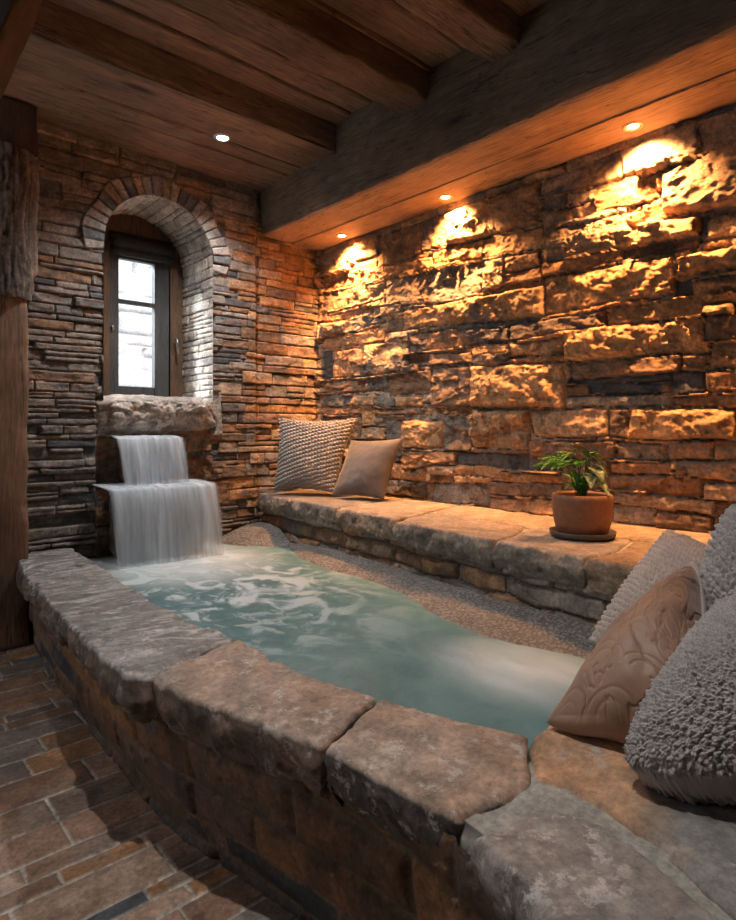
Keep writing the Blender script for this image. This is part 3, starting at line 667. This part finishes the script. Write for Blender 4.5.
slab('platform_slab', [(.915, .58), (.935, .475), (.905, .365), (.845, .25), (.815, .1), (.815, -.5), (1.87, -.5), (1.87, .55), (1.85, .86), (1.45, .76), (1.2, .68), (1.03, .675)], .30, .437, 171, M_cap, pool,
     (.54, .30, .165), (.44, .26, .15), (.2, .13, .09), ds=.009, top_amp=.006,
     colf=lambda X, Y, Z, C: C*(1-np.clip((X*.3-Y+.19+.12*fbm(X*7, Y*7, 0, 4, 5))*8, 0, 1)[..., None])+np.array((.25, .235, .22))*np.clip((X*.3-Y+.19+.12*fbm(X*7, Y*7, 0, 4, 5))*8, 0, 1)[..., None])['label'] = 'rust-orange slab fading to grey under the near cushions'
slab('mortar_joint', [(.755, .63), (.728, .45), (.70, .2), (.66, -.45), (1.0, -.45), (1.0, .62), (.885, .95), (.84, 1.3), (.85, 1.7), (.86, 2.3), (.64, 2.3), (.60, 1.8), (.60, 1.5), (.67, 1.2), (.735, .9)], .36, .424, 181, M_mortar, pool, ds=.012, top_amp=.003, rough_side=0, edge_w=0, col=(.3, .3, .28),
     zf=lambda x, y: .424-.035*np.clip((y-.8)/.7, 0, 1)+.012*np.exp(-((x-.90)**2+(y-.55)**2)/.004)+0*x)

# bench
bench = empty('stone_bench', (0, 0, 0)); tag(bench, 'long built-in stone bench with flagstone seat below the sandstone wall', 'bench')
by = [-.5, .5, .75, .976, 1.43, 2.02, 2.43, 3.0, 3.3, 3.5]; bx = [1.86, 1.86, 1.86, 1.865, 1.915, 2.01, 2.06, 2.10, 2.14, 2.16]
ys = np.arange(-.4, 3.46, .006); xb = np.interp(ys, by, bx); xb = np.convolve(np.pad(xb, 20, 'edge'), k, 'valid')
zs = np.arange(.25, .56, .006); U, V = np.meshgrid(ys, zs, indexing='ij'); rg = random.Random(33)
st = courses(rg, -.5, 3.6, .2, .60, (.05, .085), (.16, .42), 'mbbmgb')
H, C = field(U, V, st, 43, depth=.01, proud=(.0, .02), rnd_r=.016, joint=.003, warp=.014, amp=.007, fac=.008, fsc=9, aniso=1.5)
npmesh('front_face', np.stack([xb[:, None]+.02-H, U, V], -1), gridq(*U.shape, flip=True), M_rock, bench, C)
slab('mortar_joint', [(x+.05, y) for x, y in zip(bx, by)][::-1]+[(2.68, -.5), (2.68, 3.48)], .50, .606, 190, M_mortar, bench, ds=.02, top_amp=.003, rough_side=0, edge_w=0, col=(.36, .34, .3)) if False else None
V_, F_ = [], []
n = len(by)
for z in (.50, .608):
    for x, y_ in zip(bx, by): V_.append((x+.06, y_, z))
    for x, y_ in zip(bx, by): V_.append((2.69, y_, z))
for i in range(n-1):
    F_.append((2*n+i, 2*n+n+i, 2*n+n+i+1, 2*n+i+1)); F_.append((i, i+1, 2*n+i+1, 2*n+i))
pymesh('mortar_joint', V_, F_, M_mortar, bench)
def fx(y): return float(np.interp(y, by, bx))
seats = [
 ([(fx(3.47), 3.47), (fx(3.2)-.01, 3.2), (fx(2.9), 2.9), (fx(2.57), 2.57), (2.3, 2.60), (2.66, 2.64), (2.66, 3.47)], (.26, .20, .16), (.30, .21, .14)),
 ([(fx(2.55), 2.55), (fx(2.3), 2.3), (fx(2.04), 2.04), (2.2, 2.07), (2.32, 2.12), (2.66, 2.2), (2.66, 2.62), (2.3, 2.58)], (.42, .28, .18), (.36, .27, .2)),
 ([(fx(2.02)-.02, 2.02), (fx(1.7)-.015, 1.7), (fx(1.41)-.01, 1.41), (2.06, 1.42), (2.25, 1.50), (2.30, 1.75), (2.30, 2.09), (2.2, 2.05)], (.36, .26, .19), (.42, .27, .17)),
 ([(2.315, 1.80), (2.27, 1.50), (2.33, 1.36), (2.66, 1.30), (2.66, 2.18), (2.33, 2.10)], (.42, .27, .17), (.40, .29, .2)),
 ([(fx(1.39)-.01, 1.39), (fx(1.2), 1.2), (fx(1.02), 1.02), (2.05, 1.0), (2.30, 1.06), (2.32, 1.34), (2.25, 1.48), (2.06, 1.40)], (.36, .27, .21), (.40, .28, .19)),
 ([(2.335, 1.34), (2.315, 1.05), (2.35, .80), (2.66, .75), (2.66, 1.28)], (.40, .24, .14), (.36, .25, .17)),
 ([(fx(1.0), 1.0), (fx(.76), .76), (fx(.5), .5), (fx(.2), .2), (fx(-.4), -.4), (2.66, -.4), (2.66, .73), (2.33, .78), (2.29, 1.04), (2.05, .98)], (.42, .24, .13), (.38, .25, .16)),
]
for i, (pl, c1, c2) in enumerate(seats):
    slab('seat_stone', pl, .515, .618, 210+i*5, M_rw, bench, tuple(q*w for q, w in zip(c1, (.74, .84, 1.0))), tuple(q*w for q, w in zip(c2, (.74, .84, 1.0))), (.20, .165, .135) if i in (0, 2, 4) else (.24, .17, .12), rough_side=.018, edge_w=.007, top_amp=.003, chips=.012, rnd_=.007)
# pebble shelf from the bench down to the water
wy = [.70, .98, 1.13, 1.265, 1.437, 1.557, 1.75, 1.926, 2.2, 2.48, 2.7, 2.85, 3.0, 3.12, 3.25, 3.48]; wx = [1.72, 1.725, 1.68, 1.66, 1.705, 1.72, 1.81, 1.87, 1.895, 1.885, 1.93, 1.99, 2.07, 1.98, 1.87, 1.80]
ys = np.arange(.72, 3.47, .008); x0 = np.interp(ys, wy, wx); x1 = np.interp(ys, by, bx)+.03
kk = np.hanning(15); kk /= kk.sum(); x0 = np.convolve(np.pad(x0, 7, 'edge'), kk, 'valid')
t = np.linspace(-.35, 1, 40); X = x0[:, None]+(x1-x0)[:, None]*t; Y = ys[:, None]+0*X
top = np.interp(ys, [.7, 1.5, 2.6, 2.95, 3.05, 3.2, 3.3, 3.5], [.40, .395, .385, .375, .36, .425, .44, .43])[:, None]
Z = .338+(top-.338)*np.sin(np.clip(t, -.35, 1)*math.pi/2)*1.0
Z = np.where(t[None, :] < 0, .338+t[None, :]*.35, Z)+.004*fbm(X*8, Y*8, 0, 2, 9)
mp, nt, b = mat_new('pebble_mosaic'); v = coords(nt)
vo = N(nt, 'ShaderNodeTexVoronoi', Scale=72.0, Randomness=.75); nt.links.new(v, vo.inputs['Vector'])
c = mix(nt, (.12, .108, .10), (.25, .228, .21), ramp(nt, vo.outputs['Distance'], [(.35, 1), (.62, 0)]), 'MIX')
c = mix(nt, c, ramp(nt, noise_n(nt, v, 9), [(.3, .7), (.7, 1.2)])); nt.links.new(c, b.inputs['Base Color']); b.inputs['Roughness'].default_value = .5
bump(nt, b, ramp(nt, vo.outputs['Distance'], [(.2, 1), (.65, 0)]), .8, .006)
o = npmesh('pebble_shelf', np.stack([X, Y, Z], -1), gridq(*X.shape), mp, pool); o['label'] = 'pebble mosaic shelf along the bench'

# water
xs = np.arange(.80, 2.25, .01); ys = np.arange(.62, 3.47, .01); X, Y = np.meshgrid(xs, ys, indexing='ij')
dW = np.hypot((X-1.42)*1.0, (Y-3.05)*.8)
Z = .34+.006*np.exp(-dW*1.2)*fbm(X*9, Y*9, 0, 4, 4)*2+.003*fbm(X*5, Y*5, 3, 3, 6)
mw, nt, b = mat_new('pool_water'); tc = nt.nodes.new('ShaderNodeTexCoord'); v = tc.outputs['Object']
def dist_mask(cx, cy, sx, sy, r0, r1):
    mp_ = nt.nodes.new('ShaderNodeMapping'); mp_.inputs['Location'].default_value = (-cx*sx, -cy*sy, 0); mp_.inputs['Scale'].default_value = (sx, sy, 0)
    nt.links.new(v, mp_.inputs[0]); l = nt.nodes.new('ShaderNodeVectorMath'); l.operation = 'LENGTH'; nt.links.new(mp_.outputs[0], l.inputs[0])
    mr = N(nt, 'ShaderNodeMapRange'); mr.inputs[1].default_value = r0; mr.inputs[2].default_value = r1; mr.inputs[3].default_value = 1; mr.inputs[4].default_value = 0; mr.interpolation_type = 'SMOOTHSTEP'
    nt.links.new(l.outputs['Value'], mr.inputs[0]); return mr.outputs[0]
def mth(op, a, b_=0.0, cl=True):
    m_ = nt.nodes.new('ShaderNodeMath'); m_.operation = op; m_.use_clamp = cl
    for s_, q in ((m_.inputs[0], a), (m_.inputs[1], b_)):
        if isinstance(q, bpy.types.NodeSocket): nt.links.new(q, s_)
        else: s_.default_value = q
    return m_.outputs[0]
vm = coords(nt, (1.0, .8, 1)); n1 = N(nt, 'ShaderNodeTexNoise', Scale=5.5, Detail=6, Roughness=.55, Distortion=1.4); nt.links.new(vm, n1.inputs['Vector'])
n2 = N(nt, 'ShaderNodeTexNoise', Scale=16, Detail=5, Roughness=.6, Distortion=1.0); nt.links.new(vm, n2.inputs['Vector'])
near_ = dist_mask(1.40, 3.15, 1, .75, .20, .62); mid_ = dist_mask(1.25, 2.75, 1, .62, .25, .95)
f1 = mth('MULTIPLY', near_, ramp(nt, n1.outputs[0], [(.36, 1.0), (.54, .62)]))
f2 = mth('MULTIPLY', mid_, ramp(nt, n1.outputs[0], [(.50, 0), (.60, .75)])); f3 = mth('MULTIPLY', mid_, ramp(nt, n2.outputs[0], [(.54, 0), (.64, .6)]))
jet = mth('MULTIPLY', dist_mask(1.52, 1.02, 1.35, 1.0, .0, .40), ramp(nt, noise_n(nt, coords(nt, (3, 1, 1)), 3.5, 2, .4), [(.2, .35), (.8, 1.0)]))
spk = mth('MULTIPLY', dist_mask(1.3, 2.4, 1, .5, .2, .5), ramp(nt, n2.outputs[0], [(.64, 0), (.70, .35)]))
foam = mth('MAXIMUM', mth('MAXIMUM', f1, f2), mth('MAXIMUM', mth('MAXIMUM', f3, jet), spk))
teal = mix(nt, (.10, .20, .21), (.16, .29, .30), ramp(nt, n1.outputs[0], [(.3, 0), (.7, 1)]), 'MIX')
nt.links.new(mix(nt, teal, (.80, .86, .88), foam, 'MIX'), b.inputs['Base Color'])
nt.links.new(ramp(nt, foam, [(0, .285), (1, .42)]), b.inputs['Roughness']); b.inputs['IOR'].default_value = 1.33
bump(nt, b, noise_n(nt, vm, 14, 3), .25, .02)
wt = npmesh('pool_water', np.stack([X, Y, Z], -1), gridq(*X.shape), mw); tag(wt, 'milky teal pool water, foaming below the waterfall and over a jet', 'water')

# ------------------------------------------------------------------ waterfall and its rocks
def rk(c, d, seed, col, lb, **k_):
    o = rock('boulder', c, d, seed, M_rock, None, col, **k_); tag(o, lb, 'rock', 'rocks around the waterfall'); return o
tag(rock('trim_2', (1.50, 3.74, 1.13), (.74, .60, .22), 301, M_rock, None, (.42, .38, .34), p=5, amp=.10), 'broad pale rough stone sill under the window', None, None, 'structure')
rk((1.395, 3.43, .86), (.29, .16, .24), 302, (.13, .105, .09), 'dark rock behind the upper fall', p=5, amp=.06)
rk((1.41, 3.33, .51), (.46, .30, .38), 303, (.12, .10, .09), 'dark rock ledge behind the lower fall', p=6, amp=.05)
# --
wf = empty('waterfall', (0, 0, 0)); tag(wf, 'two-step waterfall of soft white water below the window', 'waterfall')
def water_mat(name, lo, hi):
    m, nt, b = mat_new(name); v = coords(nt, (1, .25, .06))
    n1 = noise_n(nt, v, 38, 5, .6); n2 = noise_n(nt, v, 11, 3, .5)
    s = mix(nt, ramp(nt, n1, [(.35, 0), (.68, 1)]), ramp(nt, n2, [(.32, .25), (.62, 1)]))
    em = nt.nodes.new('ShaderNodeBsdfDiffuse'); em.inputs[0].default_value = (.82, .91, .99, 1)
    tl = nt.nodes.new('ShaderNodeBsdfTranslucent'); tl.inputs[0].default_value = (.82, .91, .99, 1)
    m1 = nt.nodes.new('ShaderNodeMixShader'); m1.inputs[0].default_value = .35; nt.links.new(em.outputs[0], m1.inputs[1]); nt.links.new(tl.outputs[0], m1.inputs[2])
    tr = nt.nodes.new('ShaderNodeBsdfTransparent'); m2 = nt.nodes.new('ShaderNodeMixShader')
    at = nt.nodes.new('ShaderNodeAttribute'); at.attribute_name = 'Col'
    fac = mix(nt, ramp(nt, s, [(0, lo), (1, hi)]), at.outputs[0])
    nt.links.new(fac, m2.inputs[0]); nt.links.new(tr.outputs[0], m2.inputs[1]); nt.links.new(m1.outputs[0], m2.inputs[2])
    nt.links.new(m2.outputs[0], nt.nodes['Material Output'].inputs[0]); return m
M_wf = water_mat('falling_water', .42, .97)
def fall(name, xl, xr, xl2, xr2, yb, yf, yend, ztop, zbot, seed, off=0.0):
    s = np.linspace(0, 1, 120); na, nb = 18, 70
    rows = []
    for i in range(na): t = i/(na-1); rows.append((yb+(yf-yb)*t, ztop-.012*t*t, 0.0, t*.15, .95))
    for i in range(1, nb):
        t = i/(nb-1); rows.append((yf+(yend-yf)*math.sqrt(t), ztop-.012+(zbot-ztop+.012)*t, t, .15+.85*t, 1-.35*t))
    P = []; A = []
    for (y_, z_, td, tt, al) in rows:
        l = xl+(xl2-xl)*td; r_ = xr+(xr2-xr)*td
        x = l+(r_-l)*s
        rip = fbm(x*16+seed, x*0+td*.6, 0, 3, seed)*.022*min(1, tt*2)
        sag = .05*(np.abs(s-.5)*2)**4*0
        P.append(np.stack([x, y_+rip+off+.012*(np.abs(2*s-1)**3), z_+.006*fbm(x*30, x*0, 0, 2, seed+2)+sag*0+x*0], -1))
        e = np.clip(np.minimum(s, 1-s)/.05, 0, 1); A.append(al*(.35+.65*e))
    P = np.array(P).transpose(1, 0, 2); A = np.array(A).T
    return npmesh(name, P, gridq(P.shape[0], P.shape[1]), M_wf, wf, np.repeat(A[..., None], 3, -1))
fall('upper_cascade', 1.185, 1.565, 1.21, 1.575, 3.47, 3.33, 3.27, 1.005, .735, 401)
fall('upper_cascade', 1.20, 1.555, 1.23, 1.565, 3.47, 3.34, 3.295, .998, .735, 402)
fall('lower_cascade', 1.085, 1.685, 1.10, 1.685, 3.44, 3.15, 3.07, .742, .338, 403)
fall('lower_cascade', 1.10, 1.67, 1.12, 1.67, 3.42, 3.165, 3.11, .735, .338, 404)
# ------------------------------------------------------------------ downlights
M_ring = plain('warm_metal_trim', (.55, .45, .35), .4, .6)
M_ringc = plain('white_metal_trim', (.7, .7, .7), .4, .3)
M_lw = plain('warm_lens', (.9, .8, .6), .5, emis=(1, .62, .25), es=22)
M_lc = plain('cool_lens', (.9, .9, .9), .5, emis=(.9, .96, 1), es=22)
def downlight(x, y, z, warm, energy, lb, tgt=None, spot=118, blend=1.0, size=.02):
    e = empty('recessed_downlight', (x, y, z)); tag(e, lb, 'light', 'warm downlights in the beam' if warm else 'cool ceiling downlights')
    lathe('trim_ring', [(.030, -.004), (.033, -.007), (.043, -.005), (.045, .004), (.030, .004)], M_ring if warm else M_ringc, e)
    lathe('lens', [(.0005, -.003), (.02, -.0035), (.031, -.002), (.031, .003)], M_lw if warm else M_lc, e)
    t = tgt or (0, 0, -1)
    light('downlight_beam', 'SPOT', (0, 0, -.02), energy, (1, .44, .14) if warm else (.98, .95, .92), t, size, spot, blend, e)
WT = (.42, 0, -1)
downlight(2.575, 3.12, 2.325, True, 165, 'warm downlight in the beam nearest the window wall', WT)
downlight(2.575, 2.22, 2.325, True, 165, 'middle one of the warm downlights in the beam', WT)
downlight(2.565, 1.17, 2.325, True, 165, 'warm downlight in the beam nearest the viewer', WT)
downlight(2.565, .22, 2.325, True, 165, 'warm downlight in the beam beyond the right edge', WT)
downlight(1.635, 3.0, 2.63, False, 75, 'cool white downlight in the ceiling in front of the arched window', None, 130)
downlight(.78, 2.05, 2.77, False, 115, 'cool downlight overhead above the pool rim', None, 120)
downlight(1.25, .85, 2.77, False, 75, 'cool downlight overhead above the near cushions', None, 120)
downlight(.40, .75, 2.77, False, 60, 'added cool fill downlight overhead above the floor', None, 120)  # fill lamp added for the near floor and caps, out of view

# ------------------------------------------------------------------ plant
pot = empty('potted_plant', (2.215, 1.21, .618)); tag(pot, 'small leafy green plant in a terracotta pot on the stone bench', 'potted plant')
M_terra = plain('terracotta', (.24, .10, .05), .6, bs=.2, scale=40); M_sauc = plain('dark_saucer', (.07, .06, .055), .5); M_soil = plain('soil', (.03, .02, .013), .9, bs=.8)
lathe('saucer', [(.001, .004), (.11, .004), (.121, .010), (.125, .026), (.121, .028), (.114, .014), (.001, .014)], M_sauc, pot)
lathe('pot', [(.001, .015), (.088, .015), (.096, .022), (.106, .06), (.113, .11), (.114, .15), (.112, .168), (.106, .170), (.104, .160), (.104, .14)], M_terra, pot)
lathe('soil', [(.001, .152), (.08, .150), (.105, .145)], M_soil, pot)
def leaf_mat(name, c0, c1):
    m, nt, b = mat_new(name); n = noise_n(nt, coords(nt), 55, 4)
    nt.links.new(mix(nt, c0, c1, ramp(nt, n, [(.42, 0), (.62, 1)]), 'MIX'), b.inputs['Base Color']); b.inputs['Roughness'].default_value = .4
    b.inputs['Subsurface Weight'].default_value = .0; return m
M_lf = leaf_mat('green_leaf', (.08, .27, .03), (.13, .38, .05)); M_lv = leaf_mat('variegated_leaf', (.07, .13, .055), (.26, .32, .2)); M_stem = plain('plant_stem', (.07, .12, .03), .5)
def leaf(base, tip, w, mat, sag=.02, cup=.25, par=None, shape=1.0, name='leaf', roll=0):
    B, T = Vector(base), Vector(tip); d = T-B; L = d.length; up = Vector((0, 0, 1))
    side = d.cross(up).normalized(); nrm = side.cross(d).normalized()
    if roll:
        q = Matrix.Rotation(roll, 3, d.normalized()); side = q @ side; nrm = q @ nrm
    V = []; n = 14; m = 7
    for i in range(n):
        t = i/(n-1); p = B+d*t+up*(sag*4*t*(1-t))-up*(sag*.8*t*t)
        ww = w*(math.sin(math.pi*min(1, t**(.55*shape)))**.9)*(1-.15*t)+.0006
        for j in range(m):
            s = (j/(m-1)-.5)*2
            V.append(p+side*(ww*s/2)+nrm*(abs(s)*ww*cup*.5+.002*math.sin(t*25+s*2)))
    Fc = [(i*m+j, i*m+j+1, (i+1)*m+j+1, (i+1)*m+j) for i in range(n-1) for j in range(m-1)]
    o = pymesh(name, V, Fc, mat, par, True); s_ = o.modifiers.new('thickness', 'SOLIDIFY'); s_.thickness = .0012
    return o
rg = random.Random(9)
RX, RY = .743, -.669   # right as seen from the pool side
def P3(r, f, z): return (RX*r+.669*f, RY*r+.743*f, z)
def stem(p, q, h=.03):
    P, Q = Vector(p), Vector(q)
    tube('stem', [P+(Q-P)*t+Vector((0, 0, h*math.sin(math.pi*t*.9))) for t in (0, .2, .4, .6, .8, 1)], .0022, M_stem, pot, 6)
# feathery green fronds leaning left
for (r, f, z, L) in [(-.17, -.02, .295, 1), (-.13, .05, .31, 1), (-.10, -.06, .30, 1), (-.06, .02, .33, 1), (-.02, -.05, .30, 1)]:
    b0 = P3(-.02+rg.uniform(-.02, .02), rg.uniform(-.02, .02), .15); t0 = P3(r*.45, f*.5, z-.01); stem(b0, t0)
    T = P3(r, f, z-.015)
    leaf(t0, T, .03, M_lf, .01, .3, pot)
    for k in range(6):
        a = k/6+.05; c = Vector(t0).lerp(Vector(T), a)
        for sg in (-1, 1):
            dr = Vector(P3(-.03-.02*(1-a), sg*.045*(1-a*.4), rg.uniform(-.02, .02)))
            leaf(c, c+dr, .011, M_lf, .004, .3, pot, name='leaflet')
for k in range(20):   # low green filler
    a = rg.uniform(0, 6.28); r_ = rg.uniform(.03, .08)
    leaf(P3(0, 0, .155), P3(-.02+r_*math.cos(a), r_*math.sin(a), rg.uniform(.2, .30)), .035, M_lf, .02, .3, pot)
for (r, f, z, w, mt) in [(-.05, -.03, .365, .05, M_lv), (.02, -.02, .345, .055, M_lf), (.075, .0, .33, .055, M_lf), (.05, -.07, .24, .07, M_lv), (.09, -.03, .25, .06, M_lv), (.0, -.08, .22, .055, M_lv), (.07, -.08, .19, .055, M_lv), (.03, .05, .33, .05, M_lf), (.10, .03, .29, .05, M_lv)]:
    b0 = P3(.01, 0, .15); m0 = P3(.02+r*.2, f*.3, min(z+.03, .31)); stem(b0, m0, .02)
    leaf(m0, P3(r*1.0, f*1.2, z-.015), w, mt, .012, .28, pot, 1.2)
leaf(P3(.02, -.02, .325), P3(-.07, -.03, .372), .045, M_lv, .01, .2, pot)

# ------------------------------------------------------------------ cushions
def cloth_mat(name, col, rough=.85, sheen=.3, sc=400, bs=.2, hi=None):
    m, nt, b = mat_new(name); v = coords(nt)
    n = noise_n(nt, v, sc, 3); n2 = noise_n(nt, v, 12, 3)
    c = mix(nt, col, ramp(nt, n, [(.3, .8), (.7, 1.2)])); c = mix(nt, c, ramp(nt, n2, [(.3, .88), (.7, 1.1)]))
    if hi:
        at = nt.nodes.new('ShaderNodeAttribute'); at.attribute_name = 'Col'; c = mix(nt, c, at.outputs[0])
    nt.links.new(c, b.inputs['Base Color']); b.inputs['Roughness'].default_value = rough
    b.inputs['Sheen Weight'].default_value = sheen; b.inputs['Sheen Roughness'].default_value = .4
    bump(nt, b, n, bs, .002); return m
M_satin = cloth_mat('brown_satin', (.33, .195, .13), .5, .3, 700, .1)
M_taupe = cloth_mat('taupe_velvet', (.095, .074, .066), .7, .5, 700, .15)
M_taupe2 = cloth_mat('dark_taupe_backing', (.06, .045, .038), .8, .2, 700, .15)
M_knit = cloth_mat('greige_knit', (.30, .265, .245), .9, .2, 500, .5)
M_knit2 = cloth_mat('stone_grey_knit', (.50, .42, .37), .9, .2, 500, .5)
M_fur = cloth_mat('grey_teddy_fleece', (.38, .345, .335), .95, .3, 500, .6)
def knit_h(S, T, seed, nx=26, ny=16, a=.006):
    r = T*ny+.25*fbm(S*6, T*6, 0, 2, seed); k = np.floor(r); fr = r-k
    c = S*nx+.5*(k % 2)+.15*fbm(S*9, T*9, 4, 2, seed); fc = c-np.floor(c)
    bmp = np.sqrt(np.clip(1-(2*fc-1)**2, 0, 1))*np.clip(np.sin(np.pi*np.clip(fr*1.05, 0, 1)), 0, 1)**.6
    return a*bmp*(.75+.5*rnd(k.astype(int), np.floor(c).astype(int), 0, seed))
def rows_h(S, T, seed, ny=24, a=.006):
    r = T*ny+S*5+.55*fbm(S*7, T*7, 0, 3, seed); k = np.floor(r); fr = r-k
    tu = .55+.45*np.sin(S*190+k*2.1+2*fbm(S*20, T*20, 0, 2, seed+1))
    return a*np.clip(np.sin(np.pi*fr), 0, 1)**.7*tu+.002*fbm(S*60, T*60, 0, 2, seed+5)
def fur_h(S, T, seed, sc=62, a=.010):
    h, f1, c = facets(S*sc+.8*fbm(S*30, T*30, 0, 2, seed), T*sc, seed, .3)
    return a*(1-np.clip(f1, 0, 1)**1.3)*(.6+.7*c)+.004*fbm(S*14, T*14, 0, 3, seed)
def quilt_h(S, T, seed, a=.0016):
    cx, cy = S*4.2, T*4.2; k = np.floor(cy); cx = cx+.5*(k % 2)
    d = np.hypot((cx-np.floor(cx)-.5), (cy-k-.0))
    ln = np.minimum(np.abs(d-.5), np.abs(d-.28)); wr = np.abs(fbm(S*5+T*2, T*3, 0, 4, seed))
    return -a*np.exp(-(ln/.035)**2)+.012*fbm(S*3+T*2, T*2-S, 0, 3, seed+2)-.003*np.exp(-(wr/.04)**2)
def cushion(name, lab, group, corners, thick, mat, seed, tex=None, n=160, back=None, back_mat=None, pin=.10, texback=True, plump=.5, sag=0.0, edge=.0, rnd=.0):
    """corners BL, BR, TR, TL of the front outline (world); front = side facing (BR-BL)x(TL-BL)"""
    BL, BR, TR, TL = [np.array(c, float) for c in corners]
    cen = (BL+BR+TR+TL)/4; root = empty(name, tuple(cen)); tag(root, lab, 'cushion', group)
    s = np.linspace(0, 1, n); s = .5-.5*np.cos(np.pi*s)*.35-.5*(1-2*s)*.65
    S, T = np.meshgrid(s, s, indexing='ij')
    a, b_ = 2*S-1, 2*T-1
    # pull edge middles inwards so that the corners stand out
    a2 = a*(1-pin*(1-b_**2)*np.abs(a)**2); b2 = b_*(1-pin*(1-a**2)*np.abs(b_)**2)
    if rnd:
        q = 1-rnd*.29*(np.abs(a2*b2))**2.2; a2, b2 = a2*q, b2*q
    S2, T2 = (a2+1)/2, (b2+1)/2
    P = ((1-S2)*(1-T2))[..., None]*BL+(S2*(1-T2))[..., None]*BR+(S2*T2)[..., None]*TR+((1-S2)*T2)[..., None]*TL
    nr = np.cross(BR-BL, TL-BL)+np.cross(TR-TL, TR-BR); nr /= np.linalg.norm(nr)
    prof = np.clip((1-a**2), 0, 1)**plump*np.clip((1-b_**2), 0, 1)**plump
    prof = prof*(1+.10*fbm(S*2.2+seed, T*2.2, 0, 2, seed))
    w = np.maximum(np.linalg.norm(BR-BL), .3); h_ = np.maximum(np.linalg.norm(TL-BL), .3)
    tx = tex(S*w/.45, T*h_/.45, seed) if tex else 0
    fade = np.clip(np.minimum(1-np.abs(a), 1-np.abs(b_))*30, 0, 1)
    out = []
    for sg, m_, nm in ((1, mat, 'cover'), (-1, back_mat or mat, 'backing')):
        t2 = tx if (sg > 0 or (texback and back_mat is None)) else 0
        Q = P+nr*(sg*(thick/2)*prof)[..., None]
        gn = np.cross(np.gradient(Q, axis=0), np.gradient(Q, axis=1)); gn = sg*gn/(np.linalg.norm(gn, axis=-1)[..., None]+1e-9)
        for _ in range(2): gn[1:-1, 1:-1] = (gn[1:-1, 1:-1]*2+gn[:-2, 1:-1]+gn[2:, 1:-1]+gn[1:-1, :-2]+gn[1:-1, 2:])/6
        gn = gn/(np.linalg.norm(gn, axis=-1)[..., None]+1e-9)
        Q = Q+gn*(t2*fade)[..., None]
        Q = Q+nr*(.006*fbm(S*3, T*3, 0, 3, seed+3))[..., None]
        Q = Q-cen
        if sag: Q[..., 2] -= sag*0
        o = npmesh(nm, Q, gridq(n, n, flip=(sg < 0)), m_, root); out.append(o)
    root['_'] = 0; del root['_']
    return root, P-cen, nr
g1, g2 = 'cushions in the far corner', 'cushions piled at the near right'
K1 = [(2.19, 3.342, 0.641), (2.389, 2.961, 0.637), (2.594, 2.978, 1.114), (2.238, 3.367, 1.115)]
K2 = [(2.321, 2.915, 0.634), (2.444, 2.575, 0.629), (2.562, 2.537, 0.989), (2.476, 2.909, 0.973)]
K3 = [(1.518, 0.813, 0.473), (1.515, 0.452, 0.461), (1.666, 0.451, 0.703), (1.81, 0.724, 0.749)]
K4 = [(1.081, 0.668, 0.452), (1.135, 0.417, 0.513), (1.297, 0.447, 0.593), (1.512, 0.549, 0.715)]
K5 = [(1.476, 0.527, 0.595), (1.434, 0.323, 0.485), (1.522, 0.244, 0.78), (1.618, 0.494, 0.881)]
K6 = [(0.978, 0.492, 0.444), (1.065, 0.252, 0.505), (1.216, 0.183, 0.693), (1.363, 0.414, 0.712)]
cushion('knitted_cushion', 'greige knitted cushion in the far corner of the bench', g1, K1, .17, M_knit, 501, lambda S, T, s: knit_h(S+.6*T, T-.35*S, s, 22, 17, .012), 200, pin=.12)
cushion('taupe_cushion', 'smooth taupe cushion leaning in front of the knitted one', g1, K2, .13, M_taupe, 502, lambda S, T, s: .004*fbm(S*3, T*3, 0, 3, s), 90, back_mat=M_taupe2, pin=.08)
cushion('knitted_cushion', 'light grey knitted cushion behind the brown quilted one', g2, K3, .15, M_knit2, 503, lambda S, T, s: rows_h(S, T, s, 26, .008), 260, pin=.0)
br_, Pc, nr = cushion('quilted_cushion', 'brown quilted satin cushion leaning at the pool edge', g2, K4, .23, M_satin, 504, quilt_h, 240, pin=-.11, plump=.46)
cushion('fleece_cushion', 'grey fleece cushion at the right edge, topmost of the pile', g2, K5, .20, M_fur, 505, lambda S, T, s: rows_h(S, T, s, 20, .008)+fur_h(S, T, s, 60, .005), 320, pin=-.06, plump=.4, rnd=.5)
cushion('fleece_cushion', 'fluffy grey fleece cushion at the lower right, nearest the viewer', g2, K6, .19, M_fur, 506, lambda S, T, s: fur_h(S, T, s, 66, .0065)+rows_h(S, T, s, 18, .004), 420, pin=.0, plump=.38, rnd=.6)
# braided trim along the top edge of the brown cushion
e = [Vector(Pc[int(239*(0.0+.98*t)), 239]) for t in np.linspace(0, 1, 60)]
V = []; Fc = []
for st_ in range(3):
    pts = [p+Vector((.006*math.cos(i*1.15+st_*2.09), .004*math.sin(i*1.15+st_*2.09), .008*math.sin(i*1.15+st_*2.09))) for i, p in enumerate(e)]
    o = tube('braided_trim', pts, .007, M_knit2, br_, 8)
